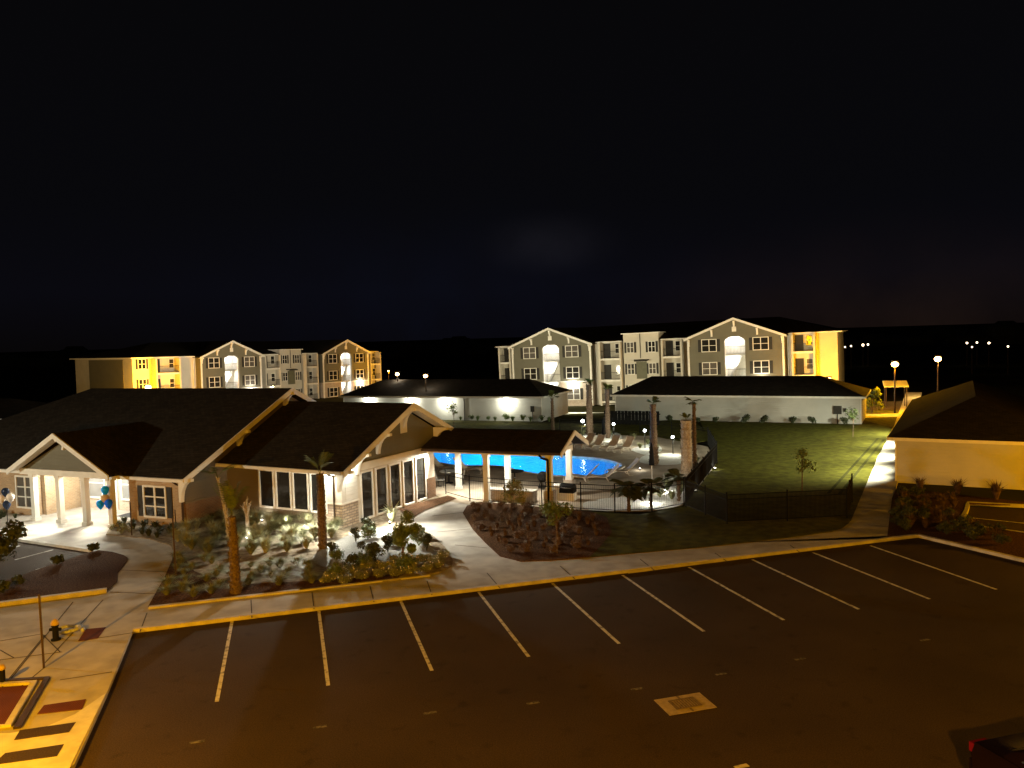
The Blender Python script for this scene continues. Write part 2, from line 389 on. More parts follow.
sheet('mulch_bed', [G(*p) for p in ((887,541),(892,500),(897,490),(1060,508),(968,506),(965,514),(955,525),(1060,541),(1060,569),(918,536))], .12, 'mulch', .05)
# bed left of the walk
sheet('mulch_bed', smooth_closed([G(*p) for p in ((99,553),(124,558),(127,564),(118,576),(107,594),(20,605),(-90,618),(-90,600),(0,585),(36,573),(75,560))],2), .13, 'mulch', .05)
strip('kerb', [G(107,595), G(0,609), G(-80,620)], .2, .09, .25, 'kerb')
strip('kerb', [G(149,611.5), G(300,594)], .16, .09, .17, 'kerb')
strip('kerb', [G(300,594), G(430,578.5)], .12, .09, .15, 'kerb')
# joints in the walk, with shadow lines across the ramp drawn as strips too
jm = mat('joint_and_shadow', (.10,.085,.07), .95)
M['joint'] = jm
for a, b in (((44,664),(103,600)), ((0,690),(45,635)), ((10,680),(73,602)), ((0,660),(62,652)), ((0,641),(42,634)), ((0,650),(14,658)), ((42,634),(60,652)), ((251,600),(252,618)), ((312,592),(314,609)), ((370,586),(374,602)), ((140,632),(147,613)), ((44,668),(-20,720)),
             ((427,581),(432,595)), ((487,573),(500,588)), ((560,566),(575,579)), ((640,559),(655,571)), ((715,553),(729,563)), ((790,545),(803,555)), ((455,545),(487,548)), ((437,532),(470,529)), ((432,516),(466,512)), ((120,570),(170,572)), ((110,592),(158,594)), ((85,640),(138,632)), ((60,680),(112,672)),
             ((876,505),(892,505)), ((868,525),(889,527)), ((884,482),(898,482))):
    paint(G(*a,.10), G(*b,.10), .035, .106, 'joint', 'joint')
# crosswalk and tactile pads
def padpoly(name, pts, z, m, lab=None): return sheet(name, [G(*p, z) for p in pts], z, m, .01, lab)
padpoly('crosswalk', [(-60,735),(10,733),(45,727),(75,714),(106,693),(66,775),(-60,790)], .112, 'walkpaint')
padpoly('crosswalk_gap', [(20,730),(76,722),(69,732),(14,740)], .117, 'asphalt')
padpoly('crosswalk_gap', [(5,753),(64,744),(57,756),(-8,765)], .117, 'asphalt')
padpoly('tactile_paving', [(86,629),(106,627),(98,638),(78,641)], .112, 'tactile')
padpoly('tactile_paving', [(44,705),(86,699),(82,709),(37,714)], .112, 'tactile')
# tree pit
padpoly('tree_pit', [(-40,690),(32,685),(6,726),(-40,728)], .114, 'tactile')
strip('kerb', [G(-40,688,.1), G(34,683.5,.1), G(8,727,.1), G(-40,731,.1)], .16, .1, .17, 'kerb')
strip('tree_pit_frame', [G(-40,684,.1), G(47,679,.1), G(17,729,.1)], .16, .1, .15, 'bronze')
for a_, b_ in (((828,496),(878,440)),((839,497),(884,441))): strip('dark_stripe', [G(*a_), G(*b_)], .16, .12, .134, 'stripe')  # pair of dark stripes running diagonally over the lawn
# pool deck
deck = [(425,500),(470,506.5),(520,509),(581,512),(631,514),(651,513.5),(682,508),(700,487),(716,466),(708,448),(650,437),(560,436),(420,441)]
mb = MB(); mb.add(*fill_holes([G(*p) for p in deck], ring(1.01,0), .107)); tag(mb.build('pool_deck','deck'), kind='structure')
# gravel beds behind the pool, whitened so the lamp-lit patches show
for k, pts in enumerate((((645,457),(672,455),(686,459),(684,465),(660,467),(640,464)), ((636,449),(655,445),(662,452),(648,457),(632,452)), ((596,437),(616,434),(622,440),(605,444)), ((690,467),(703,468),(700,474),(686,472)), ((560,438),(585,435),(590,441),(566,443)), ((664,478),(690,474),(690,496),(668,498)), ((590,503),(652,498),(684,498),(680,508),(651,513),(590,513)))):
    sheet('gravel_bed', smooth_closed([G(*p) for p in pts],3), .125+.004*k, 'litgravel')
# coping, basin and water
mb = MB(); mb.v = ring(1.035,.08)+ring(1.035,.17)+ring(1.0,.17)+ring(1.0,-.05)
for i in range(n):
    j = (i+1)%n; mb.f += [(i,j,j+n,i+n),(i+n,j+n,j+2*n,i+2*n),(i+2*n,j+2*n,j+3*n,i+3*n)]
tag(mb.build('pool_coping', 'kerb'), kind='structure')
mb = MB(); mb.v = ring(1.002,.10)+ring(.98,-1.3)
for i in range(n):
    j = (i+1)%n; mb.f.append((j,i,i+n,j+n))
mb.f.append(tuple(range(n,2*n)))
tag(mb.build('pool_basin', 'poolplaster'), kind='structure')
sheet('pool_water', ring(.999,0), .08, 'water')

# ------------------------------------------------------------------ building helpers (local x along the front, y inward, z up)
def window(par, cx, y, z0, z1, w, cols=2, rows=2, face='y', frame='white', shut=None, pane='glass', name='window', sgn=-1):
    """double window on a wall lying in the plane y (or x when face == 'x'); sgn = outward direction"""
    def B(mb, a0, a1, o0, o1, c0, c1):     # along, outward offset, up
        p, q = y+sgn*o0, y+sgn*o1
        if p > q: p, q = q, p
        return mb.box(a0, a1, p, q, c0, c1) if face == 'y' else mb.box(p, q, a0, a1, c0, c1)
    fr = MB(); t = .09; x0, x1 = cx-w/2, cx+w/2
    B(fr, x0-t, x0, .003, .07, z0-t, z1+t); B(fr, x1, x1+t, .003, .07, z0-t, z1+t)
    B(fr, x0, x1, .003, .07, z1, z1+t); B(fr, x0, x1, .003, .09, z0-t, z0)
    cw = w/cols
    for i in range(1, cols): B(fr, x0+cw*i-.05, x0+cw*i+.05, .003, .055, z0, z1)
    for i in range(cols):
        for j in range(1, rows):
            z = z0+(z1-z0)*j/rows; B(fr, x0+cw*i+(.05 if i else 0), x0+cw*(i+1)-(.05 if i < cols-1 else 0), .003, .045, z-.03, z+.03)
    f = fr.build(name, frame, par)
    if name == 'window' and pane == 'glass' and rnd.random() < .22: pane = 'curtain2'
    g = MB(); B(g, x0, x1, .004, .02, z0, z1); g.build('pane', pane, f)
    if shut:
        for s_ in (-1, 1):
            a = x0-t-.02-shut if s_ < 0 else x1+t+.02
            g = MB(); B(g, a, a+shut, .003, .045, z0-.05, z1+.05)
            k = int((z1-z0)/.09)
            for i in range(k): B(g, a+.05, a+shut-.05, .045, .055, z0+i*.09, z0+i*.09+.05)
            g.build('shutter', 'shutter', f)
    return f
def gable_roof(par, x0, x1, ya, yb, yr, ze, zr, th=.16, m='shingle', name='roof'):
    a = MB(); a.ext([(x0,ya,ze),(x1,ya,ze),(x1,yr,zr),(x0,yr,zr)], (0,0,-th)); a.ext([(x0,yr,zr),(x1,yr,zr),(x1,yb,ze),(x0,yb,ze)], (0,0,-th))
    return a.build(name, m, par)
def hip_roof(par, x0, x1, y0, y1, rx0, rx1, ry0, ry1, ze, zr, th=.12, m='shingle', name='roof'):
    mb = MB(); b = [(x0,y0,ze),(x1,y0,ze),(x1,y1,ze),(x0,y1,ze)]; r = [(rx0,ry0,zr),(rx1,ry1,zr)]
    lo = [(p[0],p[1],p[2]-th) for p in b]
    mb.v = b+r+lo
    if ry0 == ry1: mb.f = [(0,1,5,4),(1,2,5),(2,3,4,5),(3,0,4)]
    else: mb.f = [(0,1,4),(1,2,5,4),(2,3,5),(3,0,4,5)]
    mb.f += [(1,0,6,7),(2,1,7,8),(3,2,8,9),(0,3,9,6),(9,8,7,6)]
    return mb.build(name, m, par)
def rake(par, plane, pts, d0, d1, w=.22, m='white', name='rake_trim', axis='x'):
    """board following a rake line; pts are (along, z) points; plane runs d0..d1 outward"""
    mb = MB()
    for (a0,z0),(a1,z1) in zip(pts[:-1], pts[1:]):
        P = [(a0,z0+.02),(a1,z1+.02),(a1,z1-w),(a0,z0-w)]
        if axis == 'x': mb.ext([(d0,a,z) for a,z in P], (d1-d0,0,0))
        else: mb.ext([(a,d0,z) for a,z in P], (0,d1-d0,0))
    return mb.build(name, m, par)
def bracket(par, a, z, base, out, axis='x', h=.75, w=.12, m='white'):
    """knee brace: wall leg, arm and curved brace; a = place along the wall, out = signed reach"""
    s = 1 if out > 0 else -1; r = abs(out)
    arc = [(r*.92, z-.13)] + [(r*(.18+.74*(1-math.sin(t))), z-.13-(h-.2)*(1-math.cos(t))) for t in (.35,.7,1.05,1.35)] + [(.14, z-h+.06)]
    prof = [(0.0,z),(r,z),(r,z-.13)]+arc[1:]+[(.14,z-h),(0,z-h)]
    mb = MB()
    if axis == 'x': mb.ext([(base+s*(p+.004), a-w/2, q) for p,q in prof], (0,w,0))
    else: mb.ext([(a-w/2, base+s*(p+.004), q) for p,q in prof], (w,0,0))
    return mb.build('bracket', m, par)

# ================================================================== clubhouse
cb = empty('clubhouse', Wd(0,0), AL, 'low brick clubhouse with dark gabled roofs and a white porch behind the planted bed', 'clubhouse')
# main hall: walls
for b_ in ((-22,-10.5,0,.3),(-3.7,-.3,0,.3),(-10.5,-10.2,.303,2.7),(-4.0,-3.7,.303,2.7)): MB().box(*b_,0,2.72).build('wall', 'frontbrick', cb)
w2 = MB(); w2.box(-10.2,-4.0,2.4,2.7,0,2.9); w2.build('porch_wall', 'tanbrick', cb)
MB().box(-22,-21.7,.303,15.2,0,2.72).build('wall', 'brick', cb); MB().box(-22,0,15.203,15.5,0,2.72).build('wall', 'brick', cb)
MB().box(-.3,0,0,15.2,0,1.35).build('gable_wall', 'brick', cb)
MB().ext([(0,0,1.35),(0,15.2,1.35),(0,15.2,2.72),(0,7.6,6.16),(0,0,2.72)], (-.3,0,0)).build('gable_siding', 'tan', cb)
MB().box(0.003,.05,-.02,3.6,2.44,2.62).box(.003,.05,-.02,4,1.33,1.40).build('band', 'tan', cb)
rf = MB()
rf.ext([(-15.2,7.6,6.40),(.6,7.6,6.40),(.6,-.6,2.70),(-23,-.6,2.70)], (0,0,-.14))
rf.ext([(.6,7.6,6.40),(-15.2,7.6,6.40),(-23,15.8,2.70),(.6,15.8,2.70)], (0,0,-.14))
rf.ext([(-15.2,7.6,6.40),(-23,-.6,2.70),(-23,15.8,2.70)], (0,0,-.14))
rf.build('roof', 'shingle', cb)
rake(cb, 0, [(-.66,2.67),(7.6,6.395),(15.86,2.67)], .602, .66, .26)
MB().ext([(.0,-.55,2.55),(.0,7.6,6.22),(.0,7.6,6.2),(.0,-.55,2.53)], (.6,0,0)).build('soffit', 'white', cb)
for a, z in ((-.3,2.68),(3.75,4.52),(7.6,6.22),(11.6,4.4)): bracket(cb, a, z-.05, 0, .80, h=1.15, w=.2)
MB().box(-22.6,.6,-.74,-.602,2.52,2.67).build('gutter', 'white', cb)
MB().box(-22.6,-.02,-.60,0,2.48,2.54).build('soffit', 'white', cb)
ds = MB(); ds.path([(-.12,-.66,2.55),(-.12,-.40,2.35),(-.12,-.08,2.2),(-.12,-.08,.15)], .05); ds.build('downspout', 'bronze', cb)
window(cb, -1.95, 0, .62, 2.05, 1.35, 2, 3, shut=.34)
window(cb, -11.3, 0, .55, 2.15, 1.3, 2, 3)
window(cb, -15.0, 0, .55, 2.15, 1.3, 2, 3)
window(cb, -8.9, 2.4, .75, 2.3, 1.25, 1, 2, pane='curtain'); window(cb, -6.3, 2.4, .75, 2.3, 1.25, 1, 2, pane='curtain')
MB().box(-7.72,-7.3,2.34,2.398,.1,2.5).build('porch_trim', 'whitesiding', cb); MB().box(-5.5,-5.1,2.34,2.398,.1,2.5).build('porch_trim', 'whitesiding', cb)
MB().box(-10.15,-9.5,2.36,2.40,.1,2.6).build('porch_pier', 'tanbrick', cb)
# porch
for x in (-9.5,-7.6,-5.75,-3.95):
    c = MB(); c.box(x-.13,x+.13,-.95,-.69,.1,2.55); c.box(x-.18,x+.18,-1.0,-.64,.1,.28); c.box(x-.17,x+.17,-.99,-.65,2.42,2.55); c.build('column', 'white', cb)
MB().box(-10.2,-3.6,-1.05,-.6,2.55,2.85).build('beam', 'white', cb)
MB().box(-10.5,-3.65,-.598,2.38,2.66,2.70).build('porch_ceiling', 'white', cb)
ax, az = -6.95, 4.78
MB().ext([(-10.1,-.9,2.86),(-3.8,-.9,2.86),(ax,-.9,4.35)], (0,.12,0)).build('gable_wall', 'olive', cb)
pr_ = MB()
pr_.ext([(-10.5,-1.45,2.86),(ax,-1.45,az),(ax,4.2,az),(-10.5,-.0,2.86)], (0,0,-.12)); pr_.ext([(ax,-1.45,az),(-3.3,-1.45,2.86),(-3.3,-.0,2.86),(ax,4.2,az)], (0,0,-.12))
pr_.build('porch_roof', 'shingle', cb)
rake(cb, 0, [(-10.55,2.82),(ax,az),(-3.3,2.82)], -1.53, -1.452, .24, axis='y')
for sgn in (-1,1):
    MB().ext([(ax+sgn*3.5,-1.44,2.73),(ax,-1.44,4.59),(ax,-1.44,4.57),(ax+sgn*3.5,-1.44,2.71)], (0,.5,0)).build('soffit', 'white', cb)
bracket(cb, ax, 4.5, -.9, -.5, 'y', .6)
lm = MB(); 
for x in (-8.6,-5.9): lm = MB(); lm.lathe([(.001,0),(.11,0),(.11,.03),(.001,.03)], (x,.5,2.625)); lm.build('downlight', 'bulbwhite', cb)
for x in (-8.6,-5.9):
    lamp('porch_lamp', (x,.5,2.55), 420, WHT, .1, cb)
    lamp('porch_lamp', (x,-.3,2.5), 4600, WHT, .1, cb, spot=90, to=(x+1.6,-3.9,0), blend=.9)
tag(MB().box(0,1.5,0,.9,0,.02).build('door_mat', 'mat', loc=Wd(-6.0,1.1,.1)), 'dark grey mat lying on the bright porch floor', 'door mat').rotation_euler = (0,0,AL)
# garden room (second gable), turned slightly
A2 = R(-28); g2 = bpy.data.objects.new('garden_room', None); col.objects.link(g2)
wp = Wd(7.5,2.2); rel = (7.5,2.2,0)
g2.parent = cb; g2.location = rel; g2.rotation_euler = (0,0,A2-AL)
zp = 5.63; yr = 5.1
def part(mb, name, m): return mb.build(name, m, g2)
part(MB().box(-8.6,-1.0,0,.25,0,3.0), 'wall', 'tan')
part(MB().box(-1.0,.02,-.03,.25,0,1.25).box(-.25,.03,.25,1.15,0,1.25), 'stone_pier', 'stone')
part(MB().box(-1.0,.02,-.03,.25,1.33,2.95).box(-.25,.03,.25,1.15,1.33,2.95), 'pier_siding', 'whitesiding')
part(MB().box(-1.05,.07,-.08,.25,1.25,1.33).box(.03,.07,.25,1.2,1.25,1.33), 'pier_cap', 'white')
part(MB().box(-.25,0,1.15,7.9,0,2.95), 'wall', 'cream'); part(MB().box(-8.6,-.25,7.65,7.9,0,2.95), 'wall', 'cream')
part(MB().box(.002,.05,7.1,7.9,0,1.25), 'wainscot', 'brick')
part(MB().ext([(0,0,2.95),(0,10.2,2.95),(0,yr,5.36)], (-.25,0,0)), 'gable_wall', 'olive')
part(MB().box(.002,.09,-.05,7.2,2.66,3.02), 'band', 'white')
r2 = MB(); r2.ext([(-9,-.65,2.98),(.7,-.65,2.98),(.7,yr,zp),(-9,yr,zp)], (0,0,-.14)); r2.ext([(-9,yr,zp),(.7,yr,zp),(.7,10.85,2.98),(-9,10.85,2.98)], (0,0,-.14)); part(r2, 'roof', 'shingle')
rake(g2, 0, [(-.7,2.95),(yr,zp),(10.9,2.95)], .702, .76, .26)
part(MB().ext([(0,-.6,2.83),(0,yr,5.47),(0,yr,5.45),(0,-.6,2.81)], (.7,0,0)).ext([(0,10.8,2.83),(0,yr,5.47),(0,yr,5.45),(0,10.8,2.81)], (.7,0,0)), 'soffit', 'white')
for a, z in ((-.25,3.02),(1.1,3.62),(2.8,4.38),(yr,5.42),(8.0,4.08)): bracket(g2, a, z-.06, 0, .90, h=1.05, w=.2)
part(MB().box(.003,.05,yr-.28,yr+.28,4.05,4.75), 'gable_vent', 'white')
part(MB().box(-8.6,.7,-.79,-.652,2.82,2.97), 'gutter', 'white')
part(MB().path([(-.42,-.7,2.85),(-.42,-.4,2.7),(-.42,-.08,2.6),(-.42,-.08,.2)], .045), 'downspout', 'bronze')
for i in range(4):
    window(g2, -4.75+i*1.12, 0, .85, 2.62, .86, 1, 1, name='tall_window')
for i in range(5):
    window(g2, 1.85+i*1.16, 0, .28, 2.5, .80, 1, 1, face='x', sgn=1, name='tall_window')
lamp('soffit_lamp', (-.5,-.45,2.7), 150, COOL, .06, g2); lamp('soffit_lamp', (.45,.4,2.75), 45, COOL, .06, g2)
lamp('soffit_lamp', (-.5,-.5,2.68), 3000, WHT, .06, g2, spot=84, to=(.6,-3.6,0), blend=.9)
lamp('soffit_lamp', (.6,.5,2.6), 4400, WHT, .06, g2, spot=88, to=(4.2,.2,0), blend=.9)
part(MB().lathe([(.001,0),(.09,0),(.09,.05),(.001,.05)], (-.5,-.4,2.76)), 'soffit_light', 'bulbcool')
part(MB().lathe([(.001,0),(.09,0),(.09,.05),(.001,.05)], (.35,.3,2.86)), 'soffit_light', 'bulbcool')

# ================================================================== pool pavilion
pv = empty('pool_pavilion', Wd(8,11), AL, 'open sided pavilion with dark roof and white columns beside the pool', 'pavilion')
gable_roof(pv, -.55, 8.15, -2.2, 2.2, 0, 3.02, 3.88)
rake(pv, 0, [(-2.27,2.99),(0,3.88),(2.27,2.99)], 8.152, 8.22, .22)
MB().box(-.55,8.15,-2.3,-2.202,2.88,3.0).build('gutter', 'bronze', pv)
MB().box(-.2,7.5,-1.75,-1.5,2.72,2.9).box(-.2,7.5,1.35,1.6,2.72,2.9).build('beam', 'white', pv)
MB().box(7.3,7.5,-1.5,1.35,2.72,2.9).build('tie_beam', 'white', pv)
MB().box(-.2,7.3,-1.5,1.35,2.91,2.94).build('ceiling', 'white', pv)
MB().ext([(7.35,-1.75,2.95),(7.35,1.75,2.95),(7.35,0,3.66)], (.1,0,0)).build('gable_panel', 'white', pv)
for (x,y,pier) in ((3.7,-1.6,0),(7.3,-1.6,1),(.45,1.5,0),(3.6,1.5,0),(7.3,1.5,1)):
    z0 = .95 if pier else .1
    MB().box(x-.14,x+.14,y-.14,y+.14,z0,2.72).box(x-.18,x+.18,y-.18,y+.18,2.56,2.72).box(x-.18,x+.18,y-.18,y+.18,z0,z0+.16).build('column', 'white', pv)
    if pier: MB().box(x-.26,x+.26,y-.26,y+.26,.1,.95).build('column_base', 'tanbrick', pv)
MB().path([(7.0,-2.28,2.9),(7.05,-2.1,2.7),(7.3,-1.82,2.55),(7.3,-1.82,.1)], .06, 8).build('downspout', 'black', pv)
for x in (.9,3.2,5.6):
    MB().lathe([(.001,0),(.09,0),(.09,.03),(.001,.03)], (x,0,2.875)).build('downlight', 'bulbwhite', pv)
lamp('pavilion_lamp', (1.2,.2,2.75), 900, WHT, .1, pv, spot=140, to=(1.4,.2,0), blend=.8); lamp('pavilion_lamp', (3.2,0,2.75), 350, WHT, .1, pv, spot=140, to=(3.2,0,0), blend=.8)
lamp('pavilion_lamp', (.6,-1.2,2.65), 2800, WHT, .1, pv, spot=80, to=(-.5,-5.0,0), blend=.9); lamp('pavilion_lamp', (5.6,0,2.75), 420, WHT, .1, pv)
# counter + grill
k = empty('counter', Wd(12.6,10.3,.1), AL, 'low masonry serving counter standing under the pavilion edge', 'counter')
MB().box(-1.3,1.5,-.3,.3,0,.55).build('base', 'tanbrick', k); MB().box(-1.35,1.55,-.36,.36,.553,.61).build('countertop', 'concrete', k)
q = G(568,500,.1); k = empty('grill', q, AL, 'black covered barbecue grill on a pale cabinet behind the fence', 'grill')
MB().box(-.95,-.4,-.3,.3,0,.8).box(-.4,.42,-.28,.28,0,.42).build('cabinet', 'white', k); MB().box(-.38,.4,-.3,.28,.423,.62).build('firebox', 'black', k)
MB().lathe([(.001,-.4),(.22,-.4),(.25,-.3),(.25,.3),(.22,.4),(.001,.4)], n=12).build('lid', 'black', k)
k.children[-1].rotation_euler = (0,R(90),0); k.children[-1].location = (0.01,0,.66)
MB().path([(-.3,-.32,.72),(-.3,-.38,.72),(.3,-.38,.72),(.3,-.32,.72)], .015).build('handle', 'chrome', k)
q = G(543,489,.1); k = empty('kettle_grill', q, 0, 'black round kettle barbecue left of the covered grill', 'grill')
MB().ball((0,0,.72), .32, 14).build('kettle', 'black', k); MB().box(-.28,.28,-.28,.28,.12,.16).build('shelf','black',k)
for a in (.5,2.6,4.7): MB().tube((.12*math.cos(a),.12*math.sin(a),.5),(.3*math.cos(a),.3*math.sin(a),0),.02).build('leg','black',k)
# table with chairs
def table(px, py, z, label, m='white'):
    t = empty('round_table', G(px,py,z), 0, label, 'table')
    MB().lathe([(.001,.70),(.55,.70),(.57,.72),(.57,.745),(.001,.745)], n=20).build('tabletop', m, t)
    MB().tube((0,0,.04),(0,0,.70),.04).lathe([(.001,0),(.28,0),(.28,.03),(.05,.05)], n=16).build('pedestal', 'black', t)
table(449,483,.1,'round white table under the pavilion beside the brick wall')
table(515,483,.1,'round dark table behind the pool fence near the kettle barbecue','black')
def chair(px, py, rz, label, group):
    t = empty('patio_chair', G(px,py,.1), rz, label, 'chair', group)
    MB().box(-.25,.25,-.25,.25,.42,.45).build('seat', 'greysling', t)
    MB().ext([(-.25,.25,.45),(.25,.25,.45),(.25,.38,.95),(-.25,.38,.95)], (0,.025,0)).build('backrest', 'greysling', t)
    for x in (-.23,.23):
        for y in (-.22,.22): MB().tube((x,y,0),(x,y,.419),.018,n=6).build('leg', 'black', t)
        MB().path([(x,-.22,.42),(x,-.22,.64),(x,.27,.66)], .014).build('armrest', 'black', t)
chair(441,487,1.4,'patio chair left of the round white table','chairs round the white table')
chair(459,485,-1.6,'patio chair right of the round white table','chairs round the white table')
# loungers
def lounger_proto():
    t = empty('sun_lounger', (0,0,0))
    seat = [(-1.0,.30),(-.8,.36),(-.5,.34),(-.1,.28),(.15,.30)]
    back = [(.15,.30),(.35,.42),(.75,.80),(.92,1.0)]
    def slab(pts, nm, m):
        mb = MB()
        for (a,b),(c,d) in zip(pts[:-1], pts[1:]): mb.ext([(a,-.3,b),(a,.3,b),(c,.3,d),(c,-.3,d)], (0,0,-.03))
        return mb.build(nm, m, t)
    slab(seat, 'seat', 'lounger'); slab(back, 'backrest', 'lounger')
    for y in (-.33,.33):
        MB().path([(-1.15,y,.12),(-1.1,y,.27),(-.95,y,.34),(-.75,y,.38),(-.45,y,.32),(-.1,y,.27),(.15,y,.29),(.35,y,.42),(.75,y,.80),(.95,y,1.03)], .022).build('side_rail', 'lounger', t)
        MB().path([(-1.15,y,.12),(-1.05,y,.0),(-.8,y,.0)], .022).build('leg', 'lounger', t)
        MB().path([(.1,y,.28),(.25,y,.0),(.5,y,.0)], .022).build('leg', 'lounger', t)
    return t
lp = lounger_proto()
LG = [(583,481,-.35,'sun lounger at the pool edge nearest the pavilion gable','loungers in front of the pool'),
      (604,481,.0,'middle tan sun lounger in front of the pool','loungers in front of the pool'),
      (624,475,.12,'tan sun lounger with raised back at the right tip of the pool','loungers in front of the pool'),
      (586,447,.9,'grey sun lounger behind the pool, leftmost of its row','loungers in a row behind the pool'),
      (596,448.5,.9,'grey sun lounger behind the pool, just left of the far closed parasol','loungers in a row behind the pool'),
      (611,449.5,.9,'grey sun lounger behind the pool, just right of the far closed parasol','loungers in a row behind the pool'),
      (625,451,.9,'grey sun lounger behind the pool, rightmost of its row','loungers in a row behind the pool'),
      (443,471,2.7,'sun lounger by the water seen just right of the garden room wall','loungers under the pavilion view'),
      (468,473,2.7,'sun lounger by the water between the first two white columns','loungers under the pavilion view')]
for i,(x,y,rz,lab,gr) in enumerate(LG):
    if i == 0: o = lp; o.location = G(x,y,.1); o.rotation_euler = (0,0,rz); tag(o,lab,'sun lounger',gr)
    else: o = copy_tree(lp, G(x,y,.1), rz, lab, gr)
def parasol(px, py, h, label):
    t = empty('parasol', G(px,py,.1), 0, label, 'parasol', 'closed parasols on the pool deck')
    MB().tube((0,0,0),(0,0,h-.1),.025,n=8).build('pole', 'white', t); MB().lathe([(.001,0),(.27,0),(.27,.06),(.05,.1)], n=14).build('base', 'concrete', t)
    MB().lathe([(.06,h*.42),(.17,h*.43),(.15,h*.55),(.12,h*.75),(.07,h*.93),(.02,h)], n=9).build('canopy', 'black', t)
parasol(652,482,2.35,'closed black parasol at the right end of the pool deck')
parasol(604,447,2.3,'closed black parasol standing among the loungers behind the pool')
# the garden room belongs to the clubhouse itself
for ch in list(g2.children):
    ml = Matrix.LocRotScale(Vector(rel), Matrix.Rotation(A2-AL, 3, 'Z'), None) @ ch.matrix_basis
    ch.parent = cb; ch.matrix_basis = ml
bpy.data.objects.remove(g2)

# ================================================================== garages
def garage(name, loc, rz, w, d, ze, rx0, rx1, ry0, ry1, zr, label, wallm='garwall'):
    g = empty(name, loc, rz, label, 'garage')
    MB().box(.4,w-.4,.4,d-.4,0,ze-.12).build('wall', wallm, g)
    hip_roof(g, 0, w, 0, d, rx0, rx1, ry0, ry1, ze, zr)
    MB().box(-.02,w+.02,-.03,.0,ze-.17,ze+.01).box(-.03,0,0,d,ze-.17,ze+.01).box(w,w+.03,0,d,ze-.17,ze+.01).build('fascia', 'white', g)
    MB().box(.36,.44,.36,.44,.0,ze-.12).box(w-.44,w-.36,.36,.44,0,ze-.12).build('corner_board', 'white', g)
    return g
gR = garage('garage', Wd(30.9,48.5)-Vector((math.cos(AL-R(4)),math.sin(AL-R(4)),0))*24, AL-R(4), 24.0, 9.3, 2.62, 3.0, 19.8, 4.65, 4.65, 4.25, 'long white garage with dark hipped roof behind the lawn')
gM = garage('garage', Wd(-24.6,47.6), AL, 25.2, 9.2, 2.62, 3.2, 21.8, 4.6, 4.6, 4.2, 'white garage with four bright wall lights behind the clubhouse roof')
gX = garage('garage', Wd(31.55,20.6), R(-29.5), 8.8, 25.5, 2.62, 4.4, 4.4, 6.5, 21.5, 4.5, 'garage at the right edge with a plain front wall washed in yellow light')
# meters
MB().box(21.3,22.0,.28,.397,1.0,1.75).box(22.15,22.4,.3,.397,1.2,1.55).build('meter_box', 'shutter', gR); MB().box(21.6,21.68,.33,.397,0,1.0).build('conduit', 'shutter', gR)
MB().box(23.6,24.0,.28,.397,1.0,1.6).build('meter_box', 'shutter', gM); MB().box(23.78,23.84,.33,.397,0,1.0).build('conduit', 'shutter', gM)
MB().path([(15.9,.25,2.45),(15.9,.36,2.3),(15.9,.36,0)], .05).build('downspout', 'shutter', gM)
for s in (13.75, 21.0):
    MB().box(s-.1,s+.1,.26,.397,2.12,2.34).build('wall_light', 'bulbcool', gM)
    lamp('wall_lamp', (s,-.02,2.2), 420, COOL, .05, gM)
# beside the roof gap two more of the same lights
for s in (3.9, 9.4):
    MB().box(s-.12,s+.12,.22,.397,2.18,2.42).build('wall_light', 'bulbcool', gM)
    lamp('wall_lamp', (s,.02,2.2), 300, COOL, .05, gM)
for y in (3.6, 8.8, 15.0, 21.0):
    MB().box(.27,.397,y-.1,y+.1,2.1,2.3).build('wall_light', 'bulbcool', gX)
for y_, p_ in ((.9,2600),(3.6,3000),(8.8,4800),(15,4600),(21,4300)): lamp('wall_lamp', (.05,y_,2.25), p_, (1,1,.72), .06, gX, spot=140, to=(-4.2,y_+.4,0), blend=1.0)  # nearest lamp added without a fixture to brighten the front of the path
MB().box(.3,.397,2.9,3.7,0.9,1.5).build('meter_box', 'shutter', gX)
# fenced bin yard beside the long garage
e = empty('screen_fence', Wd(7.6,45.6), AL, 'dark boarded screen fence beside the white garage', 'fence')
for i in range(16): MB().box(i*.34,i*.34+.30,0,.04,0,1.45-.02*(i%2)).build('board', 'black', e)
MB().box(-.02,5.5,.04,.08,1.1,1.2).box(-.02,5.5,.04,.08,.3,.4).build('rail', 'black', e)

